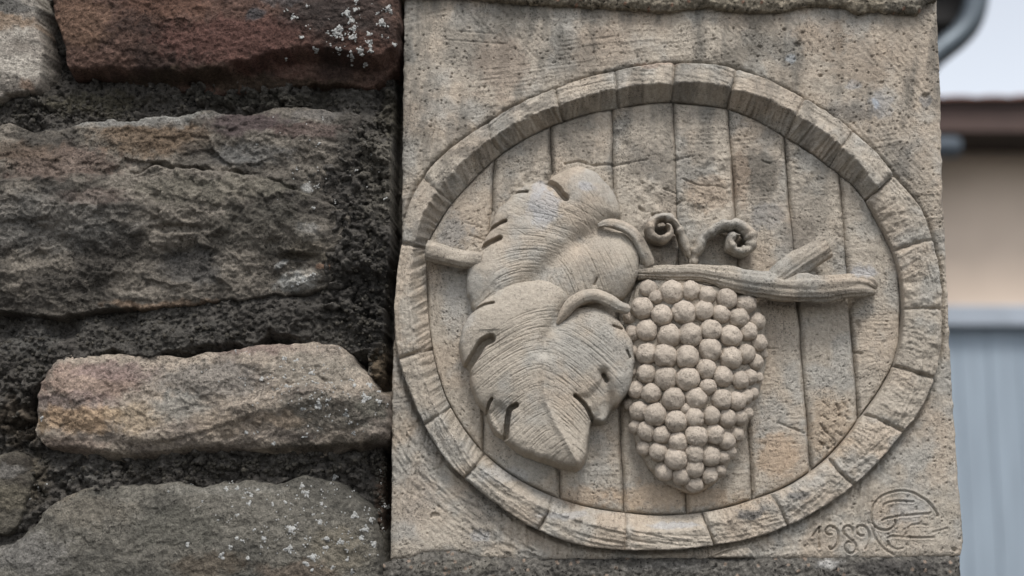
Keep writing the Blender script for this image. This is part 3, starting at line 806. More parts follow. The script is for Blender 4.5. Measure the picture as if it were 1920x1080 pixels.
# ragged trench along the outside of the rim
d -= (0.0052 + 0.0026 * fbm(A * 14, so * 20, 3, 231)) * np.exp(-(np.clip(so - 0.0005, 0, 1) / 0.0030) ** 2)
d += 0.0012 * np.exp(-((so - 0.009) / 0.004) ** 2) * fbm(A * 30, so * 90, 3, 233)
# pits
f1, c1 = worley(X * 210, Z * 210, 33)
d -= 0.0016 * ((c1 > 0.70) * (1 - sstep(0.10, 0.30, f1)))
for (x, y, r) in [(1505, 62, 7), (1470, 56, 5), (1495, 85, 8), (1540, 142, 6), (1425, 88, 6), (1654, 155, 8), (1735, 180, 9), (1790, 1030, 9), (815, 965, 10)]:
    q = np.hypot(PXa - x, (PYa - y) * 1.5) / r + 0.4 * fbm(PXa / 5, PYa / 5, 2, 240)
    d -= 0.0026 * (1 - sstep(0.4, 1.0, q))
# wedge-shaped flake at the foot
fl = sdf(PXa, PYa, [(1322, 1046), (1356, 1028), (1402, 1021), (1416, 1046)])
d += 0.004 * sstep(-1.5, 2.5, fl)
fl2 = seg_dist(PXa, PYa, [(1328, 1046), (1372, 1030), (1400, 1024)]); d -= 0.003 * np.exp(-(fl2 / 2) ** 2)
# carved date and the maker's monogram
Q = lambda L: [(1460 + a / 5.333, 880 + b / 5.333) for a, b in L]
STROKES = [
    ([(338, 672), (375, 615), (406, 578)], 1.3), ([(406, 578), (402, 640), (401, 700), (405, 785)], 1.5), ([(525, 655), (490, 650), (470, 620), (480, 590), (510, 570), (550, 580), (585, 610), (598, 660), (590, 730), (560, 780), (520, 800), (505, 775)], 1.3),
    ([(742, 645), (745, 600), (715, 570), (675, 570), (648, 600), (650, 635), (680, 665), (720, 700), (760, 735), (780, 775), (765, 820), (725, 840), (685, 825), (665, 790), (670, 750), (700, 725), (732, 738)], 1.3),
    ([(850, 665), (820, 665), (790, 640), (780, 600), (800, 570), (840, 565), (880, 585), (905, 630), (912, 690), (900, 750), (870, 800)], 1.1),
    ([(1165, 505), (1170, 545), (1130, 590), (1070, 610), (1000, 595), (950, 550), (930, 480), (940, 390), (985, 310), (1050, 260), (1130, 230), (1230, 215), (1330, 230), (1420, 275), (1500, 330), (1560, 400), (1595, 465)], 1.2),
    ([(1045, 380), (1060, 350), (1110, 330), (1180, 318), (1260, 320), (1345, 325)], 1.0), ([(1175, 330), (1175, 480)], .6), ([(1285, 325), (1280, 465)], .6),
    ([(1040, 510), (1090, 490), (1150, 480), (1220, 465), (1310, 460), (1400, 450), (1510, 445)], 1.1), ([(1290, 590), (1330, 560), (1400, 548), (1490, 560)], .6), ([(1540, 630), (1620, 610), (1690, 590)], .6),
    ([(930, 540), (945, 620), (980, 700), (1030, 770), (1090, 820), (1150, 855)], .9), ([(1090, 690), (1130, 670), (1200, 675), (1290, 680), (1400, 685), (1550, 682)], .9), ([(1240, 790), (1180, 800), (1120, 770), (1090, 720)], .7),
    ([(180, 640), (300, 590), (350, 560), (440, 480), (540, 455), (620, 480), (670, 550)], .35), ([(1240, 680), (1290, 620), (1300, 590)], .4)]
for L, k in STROKES:
    P = catmull(Q(L), 5)
    m = (PXa > P[:, 0].min() - 10) & (PXa < P[:, 0].max() + 10) & (PYa > P[:, 1].min() - 10) & (PYa < P[:, 1].max() + 10)
    q = seg_dist(PXa[m], PYa[m], P)
    d[m] -= 0.0023 * k * np.clip(1 - q / 2.6, 0, 1) - 0.0005 * k * np.exp(-((q - 4.0) / 1.4) ** 2)
# recess behind the rim and the barrel head
d = np.where(so < 0.0, np.maximum(d + so * 6, -0.0125), d)
eX = np.minimum(X - xl[:, None], xr[:, None] - X); eZ = Z - Z[:1]
ee = np.minimum(eX, eZ)
d -= 0.0030 * np.exp(-ee / 0.0018) * (1 + 0.5 * fbm(X * 90, Z * 90, 3, 250))
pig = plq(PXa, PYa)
# black algae crust growing along the outside of the rim's upper arc
al = np.exp(-((so - .001) / .0045) ** 2) * sstep(-.05, .4, fbm(PXa / 22, PYa / 22, 4, 261)) * (1 - sstep(330, 520, PYa)) * .8
pig = pig * (1 - al[..., None]) + lin(66, 64, 60) * al[..., None]
Xp = np.pad(X, 1, 'edge'); Zp = np.pad(Z, 1, 'edge'); Dp = np.pad(d, 1, 'edge')
Dp[0, :] = Dp[-1, :] = -0.054; Dp[:, 0] = Dp[:, -1] = -0.054
kp = np.pad(so > -0.012, 1, 'edge')
grid('slab', Xp, -Dp, Zp, M_PLAQ, plaq, kp, np.pad(pig, ((1, 1), (1, 1), (0, 0)), 'edge'))

# floor of the recess behind rim and planks
ta_ = np.linspace(0, 2 * math.pi, 161)[None, :]; tr_ = np.linspace(0.02, 1.0, 24)[:, None]
fr_ = (rad(RO, ta_) - 14) * tr_
fx_, fy_ = CX + fr_ * np.cos(ta_), CY + fr_ * np.sin(ta_)
fX, fZ = PW(fx_, fy_, 0)
grid('recess_floor', fX, fX * 0 + 0.0120 + 0.0006 * fbm(fX * 90, fZ * 90, 2, 3), fZ, M_PLAQ, plaq, None, plq(fx_, fy_, 2))

# --- rim blocks
rim = part_empty('barrel_rim', plaq)
JOINTS = [((918, 238), (921, 259), (938, 284)), ((1043, 176), (1048, 198), (1056, 224)), ((1152, 139), (1157, 167), (1161, 199)), ((1263, 123), (1263, 156), (1259, 188)), ((1379, 134), (1374, 166), (1366, 201)),
          ((1504, 194), (1494, 214), (1477, 253)), ((1595, 252), (1580, 275), (1562, 308)), ((1672, 330), (1649, 352), (1627, 376)), ((1744, 452), (1714, 456), (1679, 471)), ((1764, 581), (1731, 577), (1694, 582)),
          ((1750, 709), (1718, 699), (1680, 688)), ((1688, 808), (1651, 786), (1620, 778)), ((1598, 908), (1580, 890), (1560, 866)), ((1476, 986), (1464, 954), (1446, 930)), ((1336, 1022), (1328, 990), (1319, 960)), ((1172, 1031), (1174, 990), (1175, 961)),
          ((1010, 992), (1030, 956), (1034, 932)), ((872, 897), (888, 876), (906, 852)), ((797, 797), (818, 780), (843, 764)), ((751, 674), (780, 660), (809, 653)), ((755, 459), (776, 460), (796, 462)), ((802, 339), (819, 357), (846, 377))]
JA = []
for (o_, r_, i_) in JOINTS:
    JA.append([math.atan2(q[1] - CY, q[0] - CX) for q in (o_, r_, i_)])
JA = np.unwrap(np.array(JA), axis=0)
nJ = len(JA)
rng = random.Random(3)
jdep = [rng.uniform(.0028, .0062) for _ in range(nJ)]
for j in range(nJ):
    A0 = JA[j]; A1 = JA[(j + 1) % nJ].copy()
    if j == nJ - 1:
        A1 = A1 + 2 * math.pi
    mid = (A0[1] + A1[1]) / 2
    length = abs(A1[1] - A0[1]) * 460 * 0.00049
    ncol = int(length / 0.0009) + 6
    gap = -0.0002 / length
    t = np.concatenate([[gap, gap], np.linspace(gap * .9, 1 - gap * .9, ncol), [1 - gap, 1 - gap]])
    flat = sstep(0.1, 0.9, math.cos(mid - 0.45))             # blocks at the lower right have no sharp ridge
    hr = 0.0175 + rng.uniform(-.0012, .0012)
    ho = 0.0135 + rng.uniform(-.001, .001)
    hi = -0.0045
    if flat > .5:
        hr = 0.0115; ho = 0.0090; hi = 0.0050
    if math.sin(mid) > .25: ho += .001
    # cross profile: (weight outer, weight ridge, weight inner, height)
    nb, nch = 26, 26
    prof = [(1, 0, 0, -0.012), (1, 0, 0, -0.006), (1, 0, 0, ho - 0.0028), (0.985, .015, 0, ho - 0.0010)]
    for q in np.linspace(0.06, 0.97, nb): prof.append((1 - q, q, 0, ho + (hr - ho) * q))
    for q in np.linspace(0.03, 0.97, nch): prof.append((0, 1 - q, q, hr + (hi - hr) * (q ** (0.9 if flat < .5 else 2.2))))
    prof += [(0, 0, 1, hi - 0.003), (0, -.01, 1.01, -0.012)]
    rows_x = []; rows_z = []; rows_d = []; rows_q = []
    for ci, (w0, w1, w2, hh) in enumerate(prof):
        aa = [A0[k] * (1 - t) + A1[k] * t for k in range(3)]
        jit = 2.0 * fbm(aa[1] * 24, aa[1] * 0, 4, 370, .6); jio = 1.5 * fbm(aa[1] * 26, aa[1] * 0 + 9, 4, 371, .6)
        ox, oy = pos(RO + 0, aa[0]); ox = ox + jio * np.cos(aa[0]); oy = oy + jio * np.sin(aa[0])
        rx_, ry_ = pos(RR, aa[1]); rx_ = rx_ + jit * np.cos(aa[1]); ry_ = ry_ + jit * np.sin(aa[1]); ix, iy = pos(RI, aa[2])
        Xo, Zo = PW(ox, oy, 0.004); Xr, Zr = PW(rx_, ry_, hr); Xi, Zi = PW(ix, iy, 0.0)
        rows_x.append(w0 * Xo + w1 * Xr + w2 * Xi); rows_z.append(w0 * Zo + w1 * Zr + w2 * Zi)
        rows_d.append(np.full(len(t), hh)); rows_q.append(np.full(len(t), ci))
    X = np.array(rows_x); Z = np.array(rows_z); D = np.array(rows_d); Qi = np.array(rows_q)
    T = np.repeat(t[None, :], len(prof), 0); S = T * length
    es = np.minimum(T, 1 - T) * length
    jd = np.where(T < .5, jdep[j], jdep[(j + 1) % nJ]) * (1 + .5 * fbm(X * 150, Z * 150, 2, 390))
    D = D - jd * np.exp(-(np.clip(es, 0, 1) / 0.0014) ** 1.5) - 0.0010 * np.exp(-es / 0.006)
    top = (Qi > 2) & (Qi < len(prof) - 2)
    isch = sstep(3 + nb - 2, 3 + nb + 2, Qi)
    w = top * 1.0
    D += w * (0.0013 * fbm(X * 45, Z * 45, 3, 300 + j) + 0.0013 * fbm(X * 170, Z * 170, 4, 310 + j, .7))
    cross = comb(S, Qi * 0.0008, 1.57 + rng.uniform(-.3, .3), 0.0024, 320 + j)
    along = comb(S, Qi * 0.0008, rng.uniform(-.2, .2), 0.0022, 340 + j)
    up = sstep(-0.2, 0.3, -math.sin(mid)) if flat < .5 else 0.3
    left = 1.0 if math.cos(mid) < -.3 else 0.0
    D += w * isch * 0.0027 * cross * max(up, left * .9, .3)
    D += w * (1 - isch) * (0.0007 + 0.0006 * (math.sin(mid) > .3 and flat < .5)) * along
    if flat > .5:
        D += w * 0.0022 * fbm(X * 120, Z * 120, 4, 350 + j, .62)
    # waver of the ridge line
    D += w * 0.0018 * np.exp(-((Qi - 3 - nb) / 2.5) ** 2) * fbm(S * 160, S * 0, 3, 360 + j)
    D[:, 0] = D[:, -1] = np.minimum(D[:, 0], -0.012)
    PXa, PYa = WP(X, Z)
    pg = plq(PXa, PYa, 3 + j, lift=1.0 + rng.uniform(-.06, .06), grime_shade=0.75)
    grid('rim_block', X, -D, Z, M_PLAQ, rim, None, pg)

# --- barrel head planks
head = part_empty('barrel_head', plaq)
SEAM = [((790, 200), (790, 1000)), ((926, 290), (904, 860)), ((1033, 235), (1052, 930)), ((1148, 205), (1171, 960)), ((1264, 188), (1288, 964)), ((1368, 200), (1414, 935)), ((1473, 252), (1524, 880)), ((1578, 330), (1613, 780)), ((1700, 300), (1702, 800))]
ys = np.linspace(150, 1000, 1700)
for k in range(len(SEAM) - 1):
    (xa0, ya0), (xa1, ya1) = SEAM[k]; (xb0, yb0), (xb1, yb1) = SEAM[k + 1]
    wpx = (xb0 - xa0)
    ncol = int(wpx * 0.00049 / 0.0009)
    cols = []
    gp_ = 1.9 if k else 0.0
    us = np.linspace(0, 1, ncol)
    for uu in us:
        # sideways position of this column at every height
        L = xa0 + (xa1 - xa0) * (ys - ya0) / (ya1 - ya0) + 1.6 * vn(ys / 60, ys * 0, 400 + k); Rg = xb0 + (xb1 - xb0) * (ys - yb0) / (yb1 - yb0) + 1.6 * vn(ys / 60, ys * 0, 401 + k)
        xx = (L + .4) * (1 - uu) + (Rg - .4) * uu
        ins = np.hypot(ys - CY, xx - CX) < rad(RI, np.arctan2(ys - CY, xx - CX)) + 1.0
        if ins.sum() < 12:
            continue
        i0, i1 = np.argmax(ins), len(ys) - 1 - np.argmax(ins[::-1])
        yy = np.linspace(ys[i0], ys[i1], 520)
        cols.append((np.interp(yy, ys, xx), yy))
    PXa = np.array([c[0] for c in cols]).T; PYa = np.array([c[1] for c in cols]).T
    X, Z = PW(PXa, PYa, 0)
    eu = np.minimum(np.arange(PXa.shape[1]), np.arange(PXa.shape[1])[::-1])[None, :] * 0.0009
    ev = np.minimum(PYa - PYa[:1], PYa[-1:] - PYa) * 0.00049
    e = np.minimum(np.repeat(eu, len(PXa), 0), ev)
    gv = np.clip(0.9 + 0.8 * fbm(X * 16, Z * 22, 3, 405), .4, 1.5)
    d = -0.0034 + 0.0009 * fbm(X * 22, Z * 22, 3, 410 + k) + 0.0009 * fbm(X * 160, Z * 160, 4, 412 + k, .7) - 0.0054 * gv * np.exp(-(e / 0.0018) ** 1.6) - 0.0008 * np.exp(-e / 0.006)
    d = d - 0.0030 * np.exp(-np.clip(PYa[-1:] - PYa, 0, 99) * .00049 / 0.004) * (0.7 + .6 * fbm(X * 70, Z * 70, 2, 411))
    d += 0.0007 * sstep(-.1, .3, fbm(X * 12, Z * 12, 2, 420 + k)) * comb(X, Z, 1.53, 0.0021, 430 + k)
    d += 0.0004 * sstep(0, .3, fbm(X * 14, Z * 14, 2, 421 + k)) * comb(X, Z, 0.05, 0.0020, 440 + k)
    rg = sstep(0.0, 0.45, fbm(X * 18, Z * 18, 3, 450 + k)) * (1 - sstep(420, 620, PYa))
    d += rg * 0.0032 * fbm(X * 110, Z * 110, 4, 455 + k, .6) + 0.0005 * fbm(X * 210, Z * 210, 3, 460 + k)
    f1, c1 = worley(X * 230, Z * 230, 60 + k)
    d -= 0.0015 * ((c1 > 0.72) * (1 - sstep(0.08, 0.28, f1)))
    # torn cracks and tool slashes
    rh = random.Random(77)
    HATCH = [([(x_, y_), (x_ + rh.uniform(5, 11), y_ + rh.uniform(7, 12))], .0016, 1.5) for x_, y_ in [(rh.uniform(1532, 1600), rh.uniform(745, 850)) for _ in range(26)]]
    for (pts, dep, wd) in [([(1060, 305), (1085, 300), (1110, 308), (1150, 306)], .0026, 2.2), ([(1155, 308), (1185, 303), (1215, 297)], .002, 1.8), ([(1265, 298), (1292, 293)], .0022, 2), ([(1280, 333), (1310, 345), (1350, 348)], .0018, 1.6), ([(1245, 352), (1270, 360)], .0022, 2),
                           ([(1265, 380), (1285, 374)], .002, 2), ([(1200, 388), (1204, 392)], .0035, 3), ([(1225, 402), (1229, 406)], .0035, 3), ([(1430, 300), (1445, 305)], .002, 2), ([(1460, 792), (1495, 806), (1510, 812)], .0022, 1.8), ([(1478, 728), (1488, 734)], .0014, 1.6),
                           ([(1438, 653), (1458, 653)], .0014, 1.4), ([(1540, 800), (1560, 818)], .0018, 1.5), ([(1565, 790), (1575, 800)], .0018, 1.5), ([(1582, 754), (1592, 764)], .0018, 1.5), ([(1570, 775), (1580, 782)], .0018, 1.5), ([(1605, 660), (1618, 662)], .0025, 2.5), ([(1608, 604), (1612, 610)], .003, 4),
                           ([(1120, 890), (1118, 896)], .001, 1.4), ([(930, 455), (880, 440)], .0012, 1.8), ([(905, 425), (870, 415)], .0012, 1.8)] + (HATCH if k >= 6 else []):
        q = seg_dist(PXa, PYa, pts) + 1.0 * fbm(PXa / 6, PYa / 6, 2, 470)
        d -= dep * np.exp(-(q / wd) ** 2)
    Xp = np.pad(X, 1, 'edge'); Zp = np.pad(Z, 1, 'edge'); Dp = np.pad(d, 1, 'edge')
    Dp[0, :] = Dp[-1, :] = -0.0135; Dp[:, 0] = Dp[:, -1] = -0.0135
    pg = plq(PXa, PYa, 30 + k, lift=1.0, grime_shade=0.8)
    grid('plank', Xp, -Dp, Zp, M_PLAQ, head, None, np.pad(pg, ((1, 1), (1, 1), (0, 0)), 'edge'))

# --- vine leaves
def leaf(outline, dcv, hedge, hfun, strokes, slits, pigseed, res=0.00050, rib=None):
    pts = catmull(outline, 4, True)
    wx, wz = PW(pts[:, 0], pts[:, 1], dcv)
    P = list(zip(wx, wz))
    xs = np.arange(wx.min() - 0.006, wx.max() + 0.006, res); zs = np.arange(wz.min() - 0.006, wz.max() + 0.006, res)
    X, Z = np.meshgrid(xs, zs)
    s = sdf(X + .0010 * fbm(X * 120, Z * 120, 2, pigseed), Z + .0010 * fbm(X * 120, Z * 120, 2, pigseed + 1), P)
    PXa, PYa = WP(X, Z, -dcv)
    sp = np.clip(s, 0, 1)
    d = hfun(PXa, PYa, sp)
    d = d - 0.0038 * np.exp(-sp / 0.0013) - 0.0022 * np.exp(-sp / 0.008)
    for (L, wd, dep) in slits:
        L = np.array(L, float)
        m = (PXa > L[:, 0].min() - 16) & (PXa < L[:, 0].max() + 16) & (PYa > L[:, 1].min() - 16) & (PYa < L[:, 1].max() + 16)
        C = catmull(L, 5)
        q = seg_dist(PXa[m], PYa[m], C) + 0.5 * fbm(PXa[m] / 6, PYa[m] / 6, 2, 5)
        d[m] -= dep * (1 - sstep(wd * 0.55, wd * 1.25, q)) + 0.0016 * np.exp(-(q / (wd * 2.6)) ** 2)
    for (L, dep, wd) in strokes:
        m = (PXa > L[:, 0].min() - 4) & (PXa < L[:, 0].max() + 4) & (PYa > L[:, 1].min() - 4) & (PYa < L[:, 1].max() + 4)
        if not m.any(): continue
        q = seg_dist(PXa[m], PYa[m], L)
        d[m] -= dep * np.exp(-(q / wd) ** 2) * (s[m] > 0.001)
    d += 0.0005 * fbm(X * 60, Z * 60, 3, pigseed + 3) + 0.0004 * fbm(X * 220, Z * 220, 4, pigseed + 4, .7)
    d = np.where(s < 0, d + s * 9, d)
    keep = (s > -0.0045)
    d = np.maximum(d, -0.008)
    pg = plq(PXa, PYa, pigseed, lift=1.0, grime_shade=0.4)
    return grid('leaf', X, -d, Z, M_LEAF, plaq, keep, pg)

def arc_strokes(n, rib, spread, rnd, zone=None):
    out = []
    rib = catmull(rib, 10)
    for i in range(n):
        a = rnd.random(); base = rib[int(a * (len(rib) - 1))]
        side = rnd.choice((-1, 1))
        e0, e1, e2 = spread(a, side)
        p = np.array(base)
        t0 = rnd.uniform(-.02, .70); t1 = min(1.0, t0 + rnd.uniform(.14, .5))
        tt = np.linspace(t0, t1, 9)[:, None]
        C = p + np.array(e1) * 2 * tt * (1 - tt) + np.array(e2) * tt * tt + np.array([rnd.uniform(-9, 9), rnd.uniform(-9, 9)])
        out.append((C, rnd.uniform(.00012, .00058), rnd.uniform(.55, .95)))
    return out

K6 = lambda L: [(780 + a / 3.4833, 290 + b / 3.4833) for a, b in L]
K7 = lambda L: [(840 + a / 2.8425, 510 + b / 2.8425) for a, b in L]
rl = random.Random(17)

# upper leaf
L1 = K6([(1290, 445), (1325, 410), (1335, 370), (1322, 300), (1290, 240), (1230, 160), (1170, 105), (1100, 75), (1040, 70), (980, 85), (910, 122), (865, 162), (838, 182), (790, 180), (735, 186), (690, 205), (648, 240), (590, 300), (540, 345), (510, 400), (494, 450), (484, 490), (460, 530),
         (436, 575), (412, 622), (375, 665), (345, 720), (332, 790), (336, 880), (355, 950), (380, 1010), (480, 1060), (640, 1080), (800, 1080), (960, 1060), (1080, 980), (1200, 950), (1330, 940), (1385, 895), (1432, 820), (1457, 740), (1462, 660), (1445, 600), (1415, 550), (1375, 505), (1310, 480)])
rib1 = K6([(1270, 460), (1120, 540), (980, 630), (880, 720), (800, 800), (700, 900)])
def h1(px, py, s):
    q = seg_dist(px, py, rib1)
    d = 0.0125 + 0.0075 * (1 - np.exp(-s / 0.018))
    d = d - 0.0065 * np.exp(-(q / 20) ** 2)
    # bulging lobes
    for (x, y, r, a) in [(1170, 500, 55, .006), (1010, 450, 70, .002), (1100, 370, 60, .003), (930, 520, 60, .004)]:
        d = d + a * np.exp(-((px - x) ** 2 + (py - y) ** 2) / (2 * (r * .6) ** 2))
    g2 = seg_dist(px, py, K6([(1060, 560), (900, 480), (760, 380)])); d = d - 0.0016 * np.exp(-(g2 / 16) ** 2)
    return d
def sp1(a, side):
    if side < 0:
        return (0, 0), (-40 - 30 * a, -30 + 20 * a), (-130 + 20 * a, -70 + 150 * a)
    return (0, 0), (25, 20), (60 - 20 * a, 110)
st1 = arc_strokes(240, rib1, sp1, rl)
for i in range(120):        # upper lobe: short strokes running down to the rib
    x, y = rl.uniform(920, 1150), rl.uniform(330, 450); L = rl.uniform(14, 50); a = 0.75 + (x - 1030) / 260 + rl.uniform(-.25, .25)
    tt = np.linspace(0, 1, 6)[:, None]
    st1.append((np.array([x, y]) + tt * np.array([math.cos(a), math.sin(a)]) * L + tt * (1 - tt) * np.array([0, -8]), rl.uniform(.00012, .00045), rl.uniform(.6, 1.0)))
slit1 = [(K6([(860, 175), (915, 212), (950, 262), (978, 292)]), 5.6, .012), (K6([(640, 240), (725, 240)]), 2.6, .007), (K6([(488, 480), (545, 450), (585, 434)]), 3.2, .008), (K6([(418, 612), (480, 575), (548, 546)]), 4.8, .009), (K6([(1165, 850), (1180, 815)]), 2.0, .002)]
leaf1 = leaf(L1, 0.012, 0.01, h1, st1, slit1, 501)
leaf1['label'] = 'upper carved vine leaf with bluish lichen stain'

# lower leaf, standing prouder
L2 = K7([(648, 140), (610, 88), (545, 52), (460, 44), (380, 50), (300, 72), (230, 120), (170, 165), (132, 208), (105, 250), (80, 295), (65, 350), (70, 420), (85, 480), (105, 515), (122, 545), (128, 600), (145, 650), (170, 700), (205, 735), (222, 790), (250, 842), (290, 872),
         (330, 912), (400, 955), (470, 985), (540, 1005), (610, 1030), (668, 1043), (696, 1036), (716, 1010), (735, 960), (745, 900), (754, 850), (762, 790), (790, 788), (815, 795), (838, 788), (856, 762), (872, 726), (905, 703), (942, 660), (972, 610), (986, 550), (993, 490), (991, 420), (984, 375),
         (960, 328), (925, 280), (880, 236), (820, 202), (760, 186), (705, 190), (665, 190)])
rib2 = K7([(610, 215), (560, 300), (520, 400), (510, 500), (510, 620), (525, 720), (580, 830), (640, 930), (690, 1020)])
ribv = K7([(630, 190), (580, 270), (530, 350), (515, 430)])
ribr = K7([(512, 470), (508, 600), (520, 700), (580, 830), (640, 930), (685, 1010)])
def h2(px, py, s):
    d = 0.0215 + 0.0085 * (1 - np.exp(-s / 0.020))
    d = d - 0.0062 * np.exp(-(seg_dist(px, py, ribv) / 15) ** 2)
    qr = seg_dist(px, py, ribr)
    d = d + 0.0024 * np.exp(-(qr / 6) ** 2) + 0.0030 * np.exp(-(qr / 34) ** 2)
    for (x, y, r, a) in [(930, 600, 50, .004), (1130, 620, 60, .004), (1160, 700, 42, .003), (935, 700, 46, .002)]:
        d = d + a * np.exp(-((px - x) ** 2 + (py - y) ** 2) / (2 * (r * .6) ** 2))
    d = d + 0.006 * sstep(770, 880, py)
    # lobes lying at their own levels
    for (L, off) in [([(200, 750), (234, 672), (300, 695), (332, 735), (316, 800), (308, 890), (240, 860)], -.0050), ([(676, 660), (730, 640), (828, 545), (868, 745), (840, 800), (768, 800), (740, 725)], -.0034),
                     ([(868, 745), (828, 548), (1000, 500), (1000, 640), (920, 720)], .0012)]:
        d = d + off * sstep(-1, 15, sdf(px, py, K7(L)))
    # the valley beside the right-hand lobe
    v = seg_dist(px, py, K7([(825, 545), (845, 620), (862, 690), (866, 745)])); d = d - 0.0055 * np.exp(-(v / 9) ** 2)
    return d
def sp2(a, side):
    if side < 0:
        return (0, 0), (-52 + 24 * a, -14 + 22 * a), (-165 + 90 * a, 62 + 40 * a)
    return (0, 0), (46 - 18 * a, -6 + 22 * a), (140 - 70 * a, 84 + 14 * a)
st2 = arc_strokes(520, rib2, sp2, rl)
slit2 = [(K7([(100, 512), (150, 440), (185, 385), (228, 362)]), 8.5, .015), (K7([(130, 208), (190, 178), (243, 168)]), 2.6, .005), (K7([(208, 745), (216, 710), (234, 678)]), 3.0, .009), (K7([(310, 880), (316, 800), (330, 735), (362, 714)]), 5.2, .014),
         (K7([(768, 780), (735, 720), (700, 682), (676, 664)]), 3.8, .012), (K7([(846, 580), (828, 552)]), 4.2, .009), (K7([(880, 292), (925, 305)]), 2.2, .004), (K7([(952, 422), (968, 455)]), 2.2, .004)]
leaf2 = leaf(L2, 0.018, 0.015, h2, st2, slit2, 541)
leaf2['label'] = 'lower carved vine leaf with pointed tip'

# --- tubes swept along the stone: branch, stalks, tendrils
def sweep(name, pts, mat, parent, seed, per=10, nseg=28, depth=None, expo=2.0, bark=0.0006, barkf=3.0, closeends=True, lump=0.0, pigseed=600, fat=1.1, grm_shade=0.7, knot=0.0008):
    """pts = (photo x, photo y, radius px, centre depth m [, depth half-size m])"""
    P = np.array([(p + (0,) * (5 - len(p)))[:5] for p in pts], float)
    C = catmull(P, per)
    Xc, Zc = PW(C[:, 0], C[:, 1], C[:, 3]); R = C[:, 2] * 0.00048 * fat; Dc = C[:, 3]
    HB = np.where(C[:, 4] > 0, C[:, 4], R)
    ctr = np.stack([Xc, -Dc, Zc], 1)
    T = np.gradient(ctr, axis=0); T /= np.linalg.norm(T, axis=1)[:, None] + 1e-12
    B = np.array([0, -1.0, 0]); B = B[None] - T * (T @ B)[:, None]; B /= np.linalg.norm(B, axis=1)[:, None]
    Nn = np.cross(T, B)
    an = np.linspace(0, 2 * math.pi, nseg, endpoint=False)
    ca = np.sign(np.cos(an)) * np.abs(np.cos(an)) ** (2 / expo); sa = np.sign(np.sin(an)) * np.abs(np.sin(an)) ** (2 / expo)
    L = np.concatenate([[0], np.cumsum(np.linalg.norm(np.diff(ctr, axis=0), axis=1))])
    AA, LL = np.meshgrid(an, L, indexing='ij')
    nz = vn(np.cos(AA) * barkf + LL * 8, np.sin(AA) * barkf, seed) + .6 * vn(np.cos(AA) * barkf * 2.3 + LL * 14, np.sin(AA) * barkf * 2.3, seed + 1) + .4 * vn(LL * 300, AA * 3, seed + 2)
    nz2 = vn(LL * 60, np.cos(AA) + 7, seed + 3)
    dis = bark * nz + knot * nz2 + lump * vn(LL * 220, np.cos(AA) * .6, seed + 5)
    rows = []
    for i in range(nseg):
        rows.append(ctr + Nn * (R * ca[i] + dis[i] * math.cos(an[i]))[:, None] + B * (HB * sa[i] + dis[i] * math.sin(an[i]))[:, None])
    G = np.array(rows)            # [seg, len, 3]
    if closeends:
        a = np.repeat((ctr[0] - T[0] * .0004)[None, None], nseg, 0); b = np.repeat((ctr[-1] + T[-1] * .0004)[None, None], nseg, 0)
        a2 = (G[:, :1] - ctr[0]) * .8 + ctr[0] - T[0] * .0004; b2 = (G[:, -1:] - ctr[-1]) * .8 + ctr[-1] + T[-1] * .0004
        G = np.concatenate([a, a2, G, b2, b], 1)
    px_, py_ = WP(G[..., 0], G[..., 2], G[..., 1])
    pg = plq(px_, py_, pigseed, lift=1.0, grime_shade=grm_shade)
    return grid(name, G[..., 0], G[..., 1], G[..., 2], mat, parent, None, pg, wrap=True)

B1 = lambda L: [(1180 + p[0] / 3.84, 380 + p[1] / 3.84, p[2] / 3.84) + tuple(p[3:]) for p in L]
branch = sweep('vine_branch', B1([(60, 505, 34, .006), (200, 505, 42, .008), (330, 506, 44, .010), (480, 508, 42, .012), (650, 540, 50, .014), (850, 582, 60, .017), (1050, 604, 68, .018), (1200, 618, 64, .018), (1400, 610, 60, .017), (1600, 592, 54, .014), (1700, 600, 40, .008), (1768, 624, 16, .003)]),
               M_PLAQ, plaq, 610, nseg=60, bark=.0011, barkf=6.5, fat=1.55, knot=.0022)
sweep('side_shoot', B1([(1010, 590, 40, .014), (1110, 515, 46, .017), (1220, 440, 50, .018), (1330, 365, 50, .018), (1408, 316, 46, .017)]), M_PLAQ, branch, 620, nseg=52, bark=.0010, barkf=6.5, fat=1.85, knot=.0018)
sweep('side_shoot', [(780 + a / 3.4833, 290 + b / 3.4833, r / 3.4833, dd) for a, b, r, dd in [(72, 628, 44, .009), (140, 640, 42, .010), (220, 662, 40, .010), (300, 680, 40, .010), (420, 700, 40, .008)]], M_PLAQ, branch, 630, nseg=40, bark=.0011, barkf=5, fat=1.5, knot=.0014)
sweep('stalk', [(780 + a / 3.4833, 290 + b / 3.4833, r / 3.4833, dd) for a, b, r, dd in [(1190, 462, 14, .0145), (1240, 448, 24, .016), (1300, 452, 31, .017), (1375, 478, 33, .018), (1432, 522, 34, .018), (1470, 582, 36, .017), (1500, 650, 37, .015), (1524, 715, 36, .011)]], M_PLAQ, leaf1, 640, nseg=30, bark=.0006)
sweep('stalk', [(840 + a / 2.8425, 510 + b / 2.8425, r / 2.8425, dd) for a, b, r, dd in [(585, 275, 10, .0215), (618, 225, 24, .024), (660, 172, 31, .026), (718, 138, 32, .026), (780, 128, 30, .026), (850, 150, 30, .025), (905, 182, 28, .023), (955, 196, 24, .018)]], M_LEAF, leaf2, 650, nseg=30, bark=.0005)
